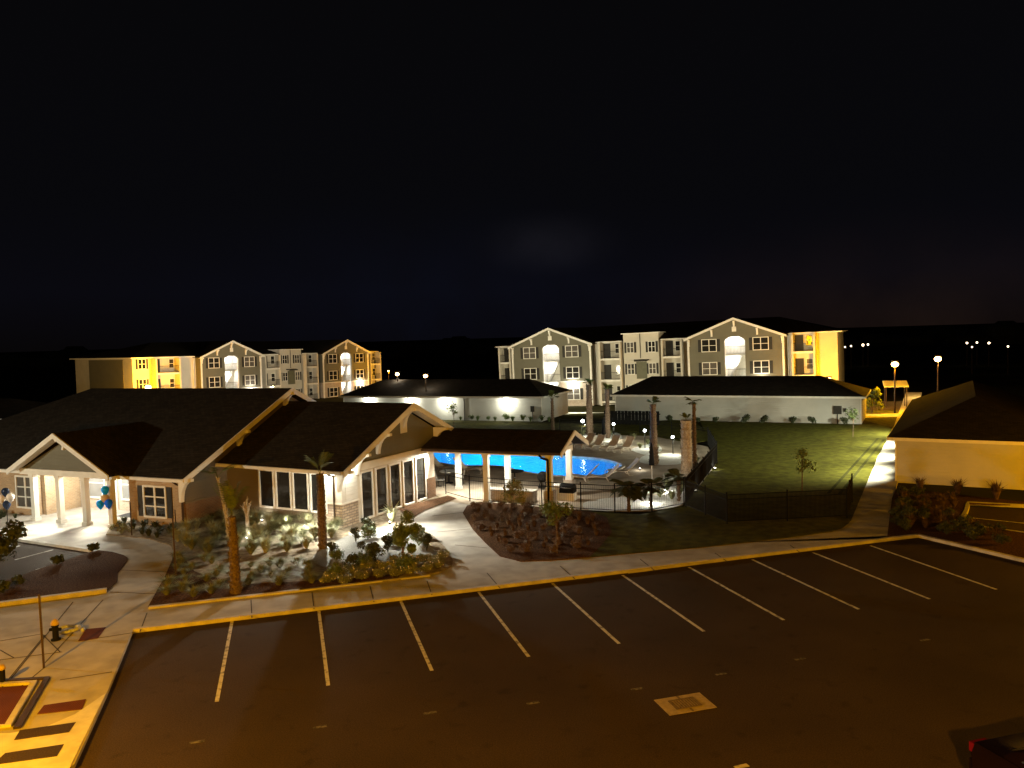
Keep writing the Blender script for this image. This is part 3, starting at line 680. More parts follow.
# ================================================================== apartment blocks
def apartments(loc, rz, tilt, label, left, right, base, hw, gx2, wl, midtop):
    b = empty('apartment_building', loc, rz, label, 'building'); b.rotation_euler = (0, tilt, rz)
    fl = [5.15, 2.1, -.95]                  # floor levels, third floor first
    E = 7.55
    def wall(x0,x1,y,z0,z1,m='cream',name='wall',th=.3): return MB().box(x0,x1,y,y+th,z0,z1).build(name, m, b)
    # body
    MB().box(left,right,1.6,19,base,E).build('wall', 'cream', b)
    for c in (0, gx2):
        aw = 1.35                              # half width of the open stair
        for x0,x1 in ((c-hw,c-aw),(c+aw,c+hw)):
            MB().box(x0,x1,0,1.598,2.0,E).build('gable_front', 'olive', b); MB().box(x0,x1,0,1.598,base,1.98).build('ground_floor_front', 'tanbrick', b)
            MB().box(x0,x1,-.05,-.002,1.92,2.06).build('band', 'white', b)
        # arch head
        arc = []
        for k_ in range(13):
            t = math.pi*k_/12; arc.append((c-aw*math.cos(t), 0, 6.75+.75*math.sin(t)))
        MB().ext([(c-hw,0,E+.001),(c+hw,0,E+.001),(c,0,9.75)], (0,.3,0)).build('gable', 'olive', b)
        ah = MB()
        for k_ in range(12):
            p, q_ = arc[k_], arc[k_+1]; ah.ext([(p[0],0,p[2]),(q_[0],0,q_[2]),(q_[0],0,E),(p[0],0,E)], (0,.3,0))
        ah.build('arch_head', 'olive', b)
        # stair well interior
        sw = MB().box(c-aw+.002,c+aw-.002,1.50,1.59,base,E).box(c-aw+.002,c-aw+.06,.31,1.5,base,E).box(c+aw-.06,c+aw-.002,.31,1.5,base,E)
        sw.build('stairwell', 'white', b)
        ls = MB()
        for f_ in fl[:2]: ls.box(c-aw+.06,c+aw-.06,.55,1.5,f_-.2,f_)
        for f_ in (5.15,2.1): ls.ext([(c-.9,1.0,f_-3.05),(c+.6,1.0,f_-.2),(c+.9,1.0,f_-.2),(c-.6,1.0,f_-3.05)], (0,.4,0))
        ls.build('stair', 'garwall', b)
        for f_ in fl[:2]:
            lr = MB()
            lr.box(c-aw+.06,c+aw-.06,.5,.53,f_+.95,f_+1.0)
            for i in range(14): lr.box(c-1.2+i*.185,c-1.18+i*.185,.5,.52,f_,f_+.95)
            lr.build('stair_railing', 'shutter', b)
        for f_ in (7.2, 4.3, 1.4): lamp('stair_lamp', (c-.2,.75,f_-.15), 150, (1,.95,.88), .12, b)
        rake(b, 0, [(c-hw-.5,E-.18),(c,9.95),(c+hw+.5,E-.18)], -.56, -.5, .30, axis='y')
        for s_ in (-1,1): MB().ext([(c+s_*(hw+.5),-.5,E-.36),(c,-.5,9.77),(c,-.5,9.74),(c+s_*(hw+.5),-.5,E-.39)], (0,.5,0)).build('soffit','white',b)
        rr = MB(); rr.ext([(c-hw-.5,-.5,E-.18),(c,-.5,9.95),(c,10,9.95),(c-hw-.5,10,E-.18)], (0,0,-.1)); rr.ext([(c,-.5,9.95),(c+hw+.5,-.5,E-.18),(c+hw+.5,10,E-.18),(c,10,9.95)], (0,0,-.1)); rr.build('roof', 'shingle', b)
        for a_, z_ in ((c-hw+.1,E-.3),(c-hw*.48,8.45),(c,9.55),(c+hw*.48,8.45),(c+hw-.1,E-.3)): bracket(b, a_, z_, 0, -.5, 'y', .9, .22)
        MB().box(c-.28,c+.28,-.05,-.002,8.1,8.75).build('gable_vent', 'white', b)
        for s_ in (-1,1):
            MB().box(c+s_*hw-.14,c+s_*hw+.14,-.06,-.002,base,E-.3).build('corner_board', 'white', b)
            for z_ in (5.6,2.5,-.6): window(b, c+s_*3.35, 0, z_, z_+1.55, 1.85, 2, 2, shut=.42)
            # wall light with its scallop under the second floor
        MB().box(c+3.2,c+3.5,-.2,-.01,1.62,1.8).build('wall_light', 'bulbwhite', b)
        lamp('wall_lamp', (c+3.35,-.55,1.55), 300, WHT, .08, b)
    # balconies: recessed dark doors with railing and slab
    def balcony(x0, x1, y=1.6):
        for f_ in fl:
            MB().box(x0,x1,y-1.3,y-.001,f_-.28,f_-.02).build('balcony_slab', 'white', b)
            MB().box(x0+.1,x0+.1+1.05,y-.05,y-.003,f_,f_+2.1).build('balcony_door', 'shutter', b)
            if x1-x0 > 2: window(b, x1-.55, y, f_+.7, f_+2.0, .7, 1, 2)
            r_ = MB(); r_.box(x0,x1,y-1.27,y-1.23,f_+.98,f_+1.04); r_.box(x0,x1,y-1.27,y-1.23,f_+.08,f_+.12)
            for i in range(int((x1-x0)/.14)+1): r_.box(x0+i*.14,x0+i*.14+.02,y-1.26,y-1.24,f_+.12,f_+.98)
            r_.build('railing', 'shutter', b)
        MB().box(x0-.25,x0-.001,y-1.35,y-.002,base,E-.2).box(x1+.001,x1+.25,y-1.35,y-.002,base,E-.2).build('balcony_post', 'cream', b)
    a = hw+.5
    mids = gx2-2*hw
    balcony(a+.9, a+3.7)
    balcony(gx2-hw-3.6, gx2-hw-1.2)
    px0, px1 = a+4.2, gx2-hw-4.3
    MB().box(px0,px1,.9,1.598,base,midtop).box(px0,px1,1.598,4,E,midtop).build('bay', 'cream', b)
    MB().box(px0-.25,px1+.25,.6,4.2,midtop,midtop+.14).build('bay_roof', 'white', b)
    pc = (px0+px1)/2
    for f_ in fl:
        for x in (px0+1.0, px1-1.0): window(b, x, .9, f_+.7, f_+2.1, .9, 2, 2, shut=.3)
    MB().path([(pc-.1,.84,midtop),(pc-.1,.84,5.0)], .05).build('downspout', 'shutter', b)
    MB().ext([(pc-1.1,.9,4.7),(pc+1.1,.9,4.7),(pc+.9,.1,4.55),(pc-.9,.1,4.55)], (0,0,.14)).build('canopy', 'shutter', b)
    MB().box(pc-.75,pc+.75,.82,.897,2.1,4.5).build('entry_panel', 'green', b)
    # eaves along the long walls
    for x0,x1 in ((left-.6,-hw-.5),(hw+.5,px0-.25),(px1+.25,gx2-hw-.5),(gx2+hw+.5,right+.6)):
        if x1 > x0: MB().box(x0,x1,.9,1.2,E-.16,E+.02).build('fascia', 'white', b)
    MB().box(left-.62,left-.5,.9,19.6,E-.16,E+.02).box(right+.5,right+.62,.9,19.6,E-.16,E+.02).build('fascia', 'white', b)
    hip_roof(b, left-.5, right+.5, .95, 19.5, left+8, right-8, 10, 10, E, 9.9)
    balcony(gx2+hw+1.2, gx2+hw+3.6)
    for x in (-hw-.45, hw+.35, gx2-hw-.4, gx2+hw+.45): MB().tube((x,1.5,base),(x,1.5,E-.2),.06).build('downspout','white',b)
    if wl == 'short':
        balcony(left+.4, left+1.9)
    else:
        balcony(left+3.2, left+6.8)
        for f_ in fl: window(b, left+1.5, 1.6, f_+.7, f_+2.1, 1.1, 2, 2, shut=.3)
        MB().box(left-.06,left-.003,4.2,14.5,base,E-.3).build('side_panel', 'olive', b)
    return b
bR = apartments((5.9,117,0), R(-25), R(-1.2), 'three storey grey green apartment building with two lit stair arches, right of centre', -8.8, 39.0, -1.6, 6.15, 26.4, 'short', 8.45)
bL = apartments((-46,131,-.45), R(54), R(.8), 'three storey apartment building behind the clubhouse roof, its left wing lit yellow', -16, 33.8, -1.6, 5.6, 24.9, 'long', 8.2)

# ================================================================== fences
def fence(name, pts, label, h=1.4, z=.12, posts=None, picket=.115, group=None, pr=.006):
    f = empty(name, (pts[0].x, pts[0].y, z), 0, label, 'fence', group)
    O = pts[0]; rl = MB(); pk = MB()
    for a, b_ in zip(pts[:-1], pts[1:]):
        a = a-O; b_ = b_-O; a.z = b_.z = 0; Ln = (b_-a).length; d = (b_-a)/Ln
        for zz in (h-.06, h-.28, .12): rl.tube(a+Vector((0,0,zz)), b_+Vector((0,0,zz)), .022, n=4)
        k = int(Ln/picket)
        for i in range(k): p = a+d*(i*picket+.05); pk.tube(p+Vector((0,0,.12)), p+Vector((0,0,h-.06)), pr, n=4)
        k = max(1, round(Ln/2.4))
        for i in range(k+1):
            p = a+d*(Ln*i/k)
            if i == 0 and a.length > .01: continue
            MB().tube(p, p+Vector((0,0,h+.06)), .038, n=4).build('post', 'black', f)
    rl.build('rail', 'black', f); pk.build('pickets', 'black', f)
    return f
def Z0(px, py): v = G(px, py); return v
fence('pool_fence', [Z0(446,496), Z0(470,503), Z0(505,507), Z0(581,513), Z0(615,515), Z0(652,514), Z0(684,508)], 'black metal picket fence along the front of the pool deck')
fence('pool_fence', [Z0(685.5,507), Z0(717,465)], 'black picket fence running back along the lawn side of the pool', picket=.045, pr=.014)
fence('pool_fence', [Z0(717,464), Z0(708,447), Z0(640,435), Z0(560,436)], 'black picket fence behind the row of loungers')
fence('lawn_fence', [Z0(686,510), Z0(727,527), Z0(847,521), Z0(852,505)], 'black picket fence crossing the front of the lawn', z=.14, picket=.06, pr=.013)

# ================================================================== plants
def leafquads(mb, n, fn, sz, rr):
    for i in range(n):
        c, d = fn(rr)
        s = sz*(.6+.8*rr.random()); d = Vector(d)
        if d.length < .01: d = Vector((0,0,1))
        d.normalize(); t = Vector((rr.uniform(-1,1),rr.uniform(-1,1),rr.uniform(-.6,1))); t.normalize()
        w = d.cross(t); 
        if w.length < .05: w = Vector((1,0,0))
        w.normalize(); c = Vector(c)
        mb.add([c-w*s*.4, c+t*s*.5-w*s*.05, c+w*s*.4+t*s*.2, c-t*s*.5], [(0,3,2,1)])
def shrub_proto(name, r, h, n, sz, m, seed, flowers=0):
    rr = random.Random(seed); mb = MB()
    clumps = [(rr.uniform(-.5,.5)*r, rr.uniform(-.5,.5)*r, h*rr.uniform(.35,.75), rr.uniform(.35,.6)*r) for _ in range(6)]
    def fn(q):
        cx,cy,cz,cr_ = q.choice(clumps); d = Vector((q.gauss(0,1),q.gauss(0,1),q.gauss(0,1))).normalized()
        k = cr_*(.6+.45*q.random()); p = Vector((cx,cy,cz))+d*k; p.z = max(.02, p.z); return p, d
    leafquads(mb, n, fn, sz, rr)
    for c in clumps: mb.tube((0,0,0),(c[0],c[1],c[2]),.012,.006,4)
    o = mb.build(name, m)
    if flowers:
        fm = MB()
        for i in range(flowers):
            p, d = fn(rr); fm.ball((p.x,p.y,p.z+.03), .024, 5)
        fm.build('flowers', 'flower', o)
    return o
def tuft_proto(name, h, n, spread, m, seed, w=.02):
    rr = random.Random(seed); mb = MB()
    for i in range(n):
        a = rr.uniform(0, 2*math.pi); ln = h*rr.uniform(.7,1.15); out = spread*rr.uniform(.15,1.1)
        d = Vector((math.cos(a), math.sin(a), 0)); s = Vector((-d.y, d.x, 0))*w*rr.uniform(.7,1.4)
        b0 = d*rr.uniform(0,.06); p1 = b0+d*out*.35+Vector((0,0,ln*.62)); p2 = b0+d*out+Vector((0,0,ln*rr.uniform(.6,1.0)))
        mb.add([b0-s, b0+s, p1+s*.8, p1-s*.8, p2], [(0,1,2,3),(3,2,4)])
    return mb.build(name, m)
def scatter(protos, spots, labels, cat, group, z=.14, smin=.75, smax=1.2, seed=3):
    rr = random.Random(seed)
    first = set()
    for i, p in enumerate(spots):
        k = i % len(protos); pr = protos[k]; sc_ = rr.uniform(smin, smax); v = Vector((p[0], p[1], z))
        lab = labels[k] if isinstance(labels, (list, tuple)) else labels
        if k not in first:
            first.add(k); pr.location = v; pr.rotation_euler = (0,0,rr.uniform(0,6)); pr.scale = (sc_,)*3; tag(pr, lab, cat, group)
        else:
            o = copy_tree(pr, v, rr.uniform(0,6), lab, group, None, sc_)
            o['category'] = cat
def poly_pts(poly, n, seed, mind):
    rr = random.Random(seed); P = [(p[0],p[1]) for p in poly]; xs = [p[0] for p in P]; ys = [p[1] for p in P]; out = []; tries = 0
    while len(out) < n and tries < 20000:
        tries += 1; x, y = rr.uniform(min(xs),max(xs)), rr.uniform(min(ys),max(ys)); ins = False
        for i in range(len(P)):
            (x1,y1),(x2,y2) = P[i], P[i-1]
            if (y1 > y) != (y2 > y) and x < (x2-x1)*(y-y1)/(y2-y1)+x1: ins = not ins
        if ins and all((x-a)**2+(y-b)**2 > mind*mind for a,b in out): out.append((x,y))
    return out
GP = lambda *a: [G(*p) for p in a]
# big pale grasses below the garden room windows
scatter([tuft_proto('ornamental_grass', .66, 360, .62, 'palegrass', 1, .011), tuft_proto('ornamental_grass', .55, 340, .66, 'grassleaf', 2, .011)],
        poly_pts(GP((186,528),(250,512),(262,516),(340,531),(330,545),(290,556),(240,560),(190,556),(176,545)), 58, 5, .6),
        ['pale ornamental grass clump below the tall windows', 'greener ornamental grass clump below the tall windows'], 'grass clump', 'ornamental grasses in the clubhouse bed')
scatter([tuft_proto('ornamental_grass', .34, 220, .5, 'grassleaf', 3, .010)],
        poly_pts(GP((160,598),(178,560),(230,568),(300,566),(318,575),(315,588),(240,596),(158,606)), 34, 6, .55),
        'low fine grass clump along the front edge of the clubhouse bed', 'grass clump', 'low grasses along the kerb')
scatter([shrub_proto('shrub', .42, .55, 900, .06, 'leaf', 4), shrub_proto('shrub', .30, .80, 800, .055, 'darkleaf', 5)],
        [G(*p) for p in ((336,565),(333,560),(365,571),(362,556),(371,560),(376,566),(419,549),(427,554),(418,541),(356,545),(370,541),(388,556),(393,548),(368,537),(407,575),(352,576),(335,582))],
        ['round green shrub in the pale gravel part of the bed', 'dark upright shrub in the pale gravel part of the bed'], 'shrub', 'shrubs in the gravel part of the bed')
scatter([shrub_proto('flowering_shrub', .38, .36, 650, .05, 'grassleaf', 7, 14)],
        [G(x,y) for x,y in ((341,580),(352,577),(364,574),(374,571),(384,572),(396,571),(405,567),(416,567),(424,566),(433,566),(441,563),(437,571),(426,575),(411,577),(396,580),(380,581),(362,583),(345,588),(328,586))],
        'low shrub with small white flowers along the bed edge', 'flowering shrub', 'white flowering shrubs by the walk', smin=.8, smax=1.1)
scatter([tuft_proto('low_hedge_plant', .35, 80, .3, 'darkleaf', 8)],
        poly_pts(GP((122,524),(185,524),(186,541),(172,545),(145,539),(120,532)), 24, 8, .45), 'dark low plant against the brick wall beside the porch', 'plant', 'dark plants against the brick wall')
scatter([tuft_proto('low_hedge_plant', .35, 80, .3, 'darkleaf', 18)],
        poly_pts([Wd(-22,-.4),Wd(-10.8,-.4),Wd(-10.8,-1.4),Wd(-22,-1.6)], 20, 9, .45), 'dark low plant left of the porch', 'plant', 'dark plants left of the porch')
scatter([shrub_proto('red_shrub', .32, .34, 420, .05, 'redleaf', 9), tuft_proto('red_shrub', .34, 90, .28, 'redleaf', 10)],
        poly_pts(GP((470,518),(478,508),(500,508),(560,515),(590,518),(600,528),(596,542),(580,556),(520,560),(498,552),(480,536)), 64, 10, .62),
        ['low reddish shrub in the mulch bed by the fence', 'low reddish grassy shrub in the mulch bed by the fence'], 'shrub', 'reddish shrubs in the mulch bed')
scatter([shrub_proto('bed_shrub', .42, .5, 520, .065, 'darkleaf', 11), tuft_proto('bed_shrub', .5, 110, .4, 'redleaf', 12)],
        poly_pts(GP((895,535),(900,500),(912,497),(955,502),(958,512),(950,522),(970,531),(1010,540),(1015,552),(960,541),(920,533)), 42, 11, .6),
        ['dark round shrub in the bed at the right garage', 'brown grassy shrub in the bed at the right garage'], 'shrub', 'shrubs in the bed at the right garage')
scatter([tuft_proto('garage_grass', .7, 120, .45, 'redleaf', 13)], [G(920,494),G(958,497),G(996,502)], 'brown grass clump against the yellow lit garage wall', 'grass clump', 'grass clumps against the yellow lit wall', smin=1.1, smax=1.5)
scatter([shrub_proto('hedge_shrub', .5, .75, 240, .13, 'darkleaf', 14)], [Wd(9.5+i*2.15+(.3 if i%2 else -.2), 47.8) for i in range(10)],
        'small dark shrub at the foot of the long white garage', 'shrub', 'shrubs along the long garage')
scatter([tuft_proto('garage_hedge_plant', .6, 110, .45, 'leaf', 15), shrub_proto('garage_hedge_plant', .4, .6, 240, .12, 'leaf', 16)], [Wd(-8.5+i*1.0, 46.6+.5*(i%2)) for i in range(11)],
        ['leafy plant below the lit garage wall','round plant below the lit garage wall'], 'plant', 'plants below the lit garage wall')
scatter([tuft_proto('deck_plant', .5, 110, .5, 'grassleaf', 17)], [G(*p) for p in ((640,450),(648,446),(656,451),(628,448),(575,440),(583,437),(668,490),(676,484),(683,490),(660,500),(672,502),(680,497),(690,470),(696,466),(610,437),(634,441))],
        'strappy plant in the lit gravel beds behind the pool', 'plant', 'strappy plants around the pool deck', z=.15)
scatter([shrub_proto('island_shrub', .35, .45, 300, .12, 'darkleaf', 19)], [G(*p) for p in ((93,554.5),(57,568),(4,597),(-12,590),(20,588))], 'dark shrub in the left mulch island', 'shrub', 'shrubs in the left mulch island')
scatter([shrub_proto('rock_plant', .3, .3, 140, .07, 'grassleaf', 21)], [G(x,y) for x,y in ((112,533),(118,529),(125,532),(131,535),(121,536))], 'pale low plant at the foot of the right porch column', 'plant', 'pale plants at the porch column')

# spiky pale plant lit from below
t = tuft_proto('agave', 1.0, 34, .8, 'palegrass', 22, .05); t.location = G(392,522,.14); tag(t, 'pale spiky agave glowing in the uplight beside the window wall', 'agave')

def frond(mb, base, az_, el, ln, droop, w, nseg=6, leaf=.36):
    """feather/fan frond built of narrow leaflets on a bent midrib"""
    p = Vector(base); d = Vector((math.cos(az_)*math.cos(el), math.sin(az_)*math.cos(el), math.sin(el))); s = Vector((-math.sin(az_), math.cos(az_), 0))
    for i in range(nseg*3):
        q = p+d*(ln/(nseg*3)); mb.add([p-s*.012, p+s*.012, q+s*.010, q-s*.010], [(0,1,2,3)])
        d = (d+Vector((0,0,-droop/(nseg*3)))).normalized()
        fr_ = i/(nseg*3)
        if fr_ > .3:
            L_ = leaf*(1-abs(fr_-.7)*.9)
            for sg in (-1,1):
                tip = q+s*sg*L_*.8+d*L_*.55-Vector((0,0,L_*.25)); mb.add([q, q+d*w, tip], [(0,1,2)])
        p = q
def palm(px, py, hz, r0, r1, nf, fl_, el0, label, name='palm_tree', lean=(0,0), m='bark', leafm='frond', seed=1, z=.14, group=None, leaf=.34, tuftw=.05):
    rr = random.Random(seed); b = G(px,py,z); t = empty(name, b, 0, label, 'palm tree', group)
    tk = MB(); k = 14; prev = None
    for i in range(k):
        f0, f1 = i/k, (i+1)/k
        ra = r0+(r1-r0)*min(1, f0*1.2); a = Vector((lean[0]*f0*f0, lean[1]*f0*f0, hz*f0)); c = Vector((lean[0]*f1*f1, lean[1]*f1*f1, hz*f1))
        tk.tube(a, c, ra*.92*rr.uniform(.95,1.08), ra*1.08*rr.uniform(.95,1.1), 10)
        for j in range(5):
            an = rr.uniform(0,6.28); dd = Vector((math.cos(an),math.sin(an),0)); q = a+(c-a)*rr.random()
            tk.tube(q+dd*ra*.8, q+dd*(ra*1.12+.03)+Vector((0,0,.12)), .035, .012, 4)
    tk.build('trunk', m, t)
    cw = MB(); top = Vector((lean[0], lean[1], hz))
    for i in range(nf):
        frond(cw, top, rr.uniform(0,6.28), rr.uniform(el0[0], el0[1]), fl_*rr.uniform(.75,1.1), rr.uniform(.5,1.6), tuftw, 6, leaf)
    cw.build('crown', leafm, t)
    return t
palm(236,593,2.75,.20,.13,9,1.15,(1.1,1.5),'palm with rough brown trunk standing at the front of the clubhouse bed', seed=3)
palm(323,548,3.2,.19,.15,10,.95,(1.05,1.5),'palm with lit brown trunk in front of the stone pier', seed=4)
palm(229,545,3.0,.07,.05,5,1.0,(.2,1.0),'slender pale leaning palm behind the front palm', m='palebark', lean=(-.35,0), seed=5)
palm(654,464,4.0,.32,.2,12,.5,(.7,1.4),'palm right of the loungers with trunk narrowing to a small crown', seed=6, leaf=.25)
palm(608,438,4.1,.22,.16,12,.5,(.7,1.4),'slim palm behind the loungers, right one of a pair', seed=7, leaf=.4)
palm(590,435,4.4,.30,.24,12,.5,(.7,1.4),'stout palm behind the loungers, left one of a pair', seed=8, leaf=.4)
palm(553,431,3.0,.16,.12,9,.8,(.7,1.4),'small palm at the corner of the garage with bright wall lights', seed=9, leaf=.35)
palm(687,484,3.7,.34,.30,5,.5,(.9,1.4),'thick stripped palm trunk at the lawn side of the deck', seed=10, m='palebark', leaf=.2)
palm(695,482,4.6,.14,.10,7,.6,(.2,1.3),'thin tall palm right behind the thick stripped trunk', seed=11, leaf=.3)
palm(629,512,1.2,.07,.06,22,.85,(-.1,.9),'short dark fan palm just behind the pool fence', seed=12, leafm='darkleaf', leaf=.5, tuftw=.12)
palm(679,501,1.1,.08,.07,22,.8,(-.1,1.0),'short dark fan palm near the fence corner', seed=13, leafm='darkleaf', leaf=.5, tuftw=.12)
palm(651,507,1.0,.05,.05,16,.7,(0,1.0),'small dark fan palm between the two short ones', seed=14, leafm='darkleaf', leaf=.4, tuftw=.1)

def tree(px, py, hz, cr_, ch, n, sz, label, m='leaf', seed=1, name='young_tree', tr=.035, bark='bark', z=.14, cat='tree'):
    rr = random.Random(seed); b = G(px,py,z); t = empty(name, b, 0, label, cat)
    tk = MB(); tk.tube((0,0,0),(.03,.02,hz-ch*.55),tr,tr*.75,7)
    cl = []
    for i in range(9):
        a = rr.uniform(0,6.28); r = cr_*rr.uniform(.15,.8); zz = hz-ch/2+ch*.5*rr.uniform(-.8,.75)
        r *= math.sqrt(max(.1, 1-((zz-(hz-ch/2))/(ch*.55))**2)); c = Vector((r*math.cos(a), r*math.sin(a), zz)); cl.append((c, cr_*rr.uniform(.28,.5)))
        tk.tube((.03,.02,hz-ch*.9+rr.uniform(0,ch*.3)), c, tr*.45, tr*.15, 5)
    tk.build('trunk', bark, t)
    cw = MB()
    def fn(q):
        c, r = q.choice(cl); d = Vector((q.gauss(0,1),q.gauss(0,1),q.gauss(0,1))).normalized(); return c+d*r*q.random()**.4, d
    leafquads(cw, n, fn, sz, rr); cw.build('crown', m, t)
    return t
tree(403,566,2.35,.66,1.9,4200,.075,'bright green bushy young tree in the gravel part of the bed', seed=2, tr=.04)
tree(511,515,1.75,.85,1.2,900,.10,'thin leafed young tree in front of the pavilion', m='grassleaf', seed=3)
tree(557,553,2.1,.75,1.0,800,.10,'thin young tree in the mulch bed by the fence', m='leaf', seed=4, tr=.03)
tree(802,492,2.5,.8,1.7,500,.10,'sparse young tree standing on the lawn', m='leaf', seed=5)
tree(454,428,2.6,1.0,1.8,260,.14,'bare looking young tree before the lit garage wall', m='leaf', seed=6)
tree(853,437,2.4,.9,1.5,420,.12,'small tree at the right end of the lawn', m='leaf', seed=7)
tree(-14,585,3.3,1.35,2.6,2600,.14,'dark leafy tree at the left edge of the photo', m='darkleaf', seed=8, tr=.07)
tree(872,413,2.6,1.5,2.0,500,.25,'yellow lit tree beyond the end of the long garage', m='leaf', seed=9, tr=.08, z=-.03)
# pollarded pale tree
rr = random.Random(4); t = empty('pollarded_tree', G(248,536,.14), 0, 'short pale pollarded tree lit white from below beside the windows', 'tree')
tk = MB(); tk.tube((0,0,0),(0,0,1.0),.10,.08,8)
for i in range(9):
    a = rr.uniform(0,6.28); p = Vector((.16*math.cos(a), .16*math.sin(a), 1.0+rr.uniform(.25,.55))); tk.tube((0,0,.95),p,.05,.03,6); tk.ball(p,.05,6)
    tk.tube(p,p+Vector((rr.uniform(-.15,.15),rr.uniform(-.15,.15),rr.uniform(.1,.3))),.02,.008,4)
tk.build('trunk','palebark',t)

# ================================================================== small things
def bunch(loc, items, label, post=None):
    t = empty('balloon_bunch', loc, 0, label, 'balloons')
    for (dx,dy,dz,m_) in items: 
        MB().lathe([(.004,-.27),(.03,-.24),(.12,-.14),(.175,-.02),(.19,.05),(.175,.13),(.12,.20),(.05,.235),(.003,.24)], (dx,dy,dz), 16).build('balloon', m_, t, smooth=True)
    s = MB()
    for (dx,dy,dz,m_) in items: s.tube((dx,dy,dz-.24),(0,0,0),.004,n=4)
    s.build('string','white',t)
pc_ = Wd(-4.0,-1.15)
bunch((pc_.x,pc_.y,1.15), [(.02,0,.85,'ballcyan'),(-.02,0,.45,'balltan'),(-.22,-.05,.18,'ballcyan'),(.18,-.05,.20,'ballblue')], 'bunch of blue balloons and one tan balloon tied to the right porch column')
q = Wd(-12.0,-1.9)
pl_ = G(8,528,.1)
bunch((pl_.x,pl_.y,1.0), [(.0,0,.90,'ballnavy'),(-.22,0,.58,'ballwhite'),(.22,0,.62,'ballwhite'),(.02,0,.26,'ballnavy')], 'bunch of white and navy balloons left of the porch')
t = empty('balloon_stand', (pl_.x,pl_.y,.05), 0, 'thin pole stand holding the white and navy balloons', 'stand'); MB().tube((0,0,0),(0,0,1.0),.015).build('pole','black',t); MB().lathe([(.001,0),(.18,0),(.18,.03),(.02,.05)]).build('base','black',t)
def signpost(px, py, h, label, plate=None, z=.1):
    t = empty('sign_post', G(px,py,z), .28, label, 'sign post'); MB().box(-.025,.025,-.025,.025,0,h).build('post','bronze',t)
    if plate: MB().box(-plate/2,plate/2,.026,.04,h-.5,h).build('plate','bronze',t)
signpost(44,668,2.1,'thin dark sign post seen edge on above the concrete ramp')
signpost(176,577,2.3,'thin dark sign post at the corner of the planted bed')
signpost(132,536,1.6,'short dark post beside the right porch column')
signpost(176,528,.01+.9,'short stake against the brick wall')
q = G(56,640,.1)
t = empty('hydrant', q, 0, 'small dark hydrant with a yellow cap on the concrete ramp', 'hydrant')
MB().lathe([(.001,0),(.14,0),(.14,.04),(.09,.06),(.09,.42),(.11,.44),(.11,.48),(.001,.48)], n=14).build('barrel','black',t); MB().lathe([(.12,.481),(.13,.52),(.10,.60),(.04,.65),(.001,.66)], n=14).build('bonnet','yellowcap',t)
MB().tube((-.17,0,.33),(.17,0,.33),.05).build('outlet','black',t)
c = MB(); pts = []
for i in range(22): a = i*.33; r = .34-.004*i; pts.append((r*math.cos(a)*1.25, r*math.sin(a), .05+.004*i))
o = c.path(pts, .055, 8).build('coiled_hose', 'palecloth', loc=G(69,632,.1)); tag(o, 'pale coiled hose lying beside the yellow capped hydrant', 'hose')
q = G(3,684,.1); t = empty('bollard', q, 0, 'short bollard with a yellow cap at the dark tree pit frame', 'bollard'); MB().tube((0,0,0),(0,0,.4),.07).build('post','black',t); MB().lathe([(.09,.401),(.10,.44),(.06,.52),(.001,.54)]).build('cap','yellowcap',t)
# storm drain in the lot
dr = empty('storm_drain', G(685,704,0), TH, 'pale concrete pad with a rusty drain grate in the dark asphalt', 'drain')
gx = MB(); gx.box(-.62,.62,-.42,.42,.004,.012); gx.build('pad','drainpad',dr)
gr_ = MB()
gr_.box(-.34,.34,-.24,-.2,.013,.03).box(-.34,.34,.2,.24,.013,.03).box(-.34,-.3,-.2,.2,.013,.03).box(.3,.34,-.2,.2,.013,.03)
for i in range(9): gr_.box(-.29+i*.069,-.25+i*.069,-.2,.2,.013,.026)
gr_.build('grate','iron',dr)
MB().box(-.03,.03,.25,.42,.013,.016).box(-.03,.03,-.42,-.25,.013,.016).build('joint','iron',dr)

# parked car, lower right
c0 = G(1026,754,1.0); fwd = sd
car = empty('parked_car', (c0.x+fwd.x*1.6+rd.x*.35, c0.y+fwd.y*1.6+rd.y*.35, 0), TH-math.pi/2, 'dark car cut by the lower right corner with its red tail light showing', 'car')
# local x runs from tail (-) to nose (+)
prof = [(-2.3,.35),(-2.34,.75),(-2.25,1.0),(-1.65,1.06),(-1.0,1.42),(-.3,1.50),(.4,1.46),(1.15,1.05),(2.0,.92),(2.3,.70),(2.3,.35)]
def carslice(y, k): 
    return [(x, y, z if z < 1.03 or k == 0 else 1.03+(z-1.03)*k) for x, z in prof]
mb = MB(); rows = [(-.90,.55),(-.88,.75),(-.70,1.0),(0,1.03),(.70,1.0),(.88,.75),(.90,.55)]
ys_ = [(-.90,0,.97),(-.86,.0,1.0),(-.66,.96,1.0),(-.35,1.02,1.0),(0,1.03,1.0),(.35,1.02,1.0),(.66,.96,1.0),(.86,.0,1.0),(.90,0,.97)]
vv = []
for y, k, sx_ in ys_:
    vv.append([(x*sx_, y, min(z,1.0) if k == 0 else (z if z <= 1.0 else 1.0+(z-1.0)*k)) for x,z in prof])
for sl in vv: mb.v += sl
n_p = len(prof)
for i in range(len(vv)-1):
    for j in range(n_p-1): mb.f.append((i*n_p+j, i*n_p+j+1, (i+1)*n_p+j+1, (i+1)*n_p+j))
mb.f.append(tuple(range(n_p))); mb.f.append(tuple(range(len(vv)*n_p-1,(len(vv)-1)*n_p-1,-1)))
bd = mb.build('body','carpaint',car,smooth=True); bv = bd.modifiers.new('round','BEVEL'); bv.width = .07; bv.segments = 3; bv.limit_method = 'ANGLE'; bv.angle_limit = R(25)
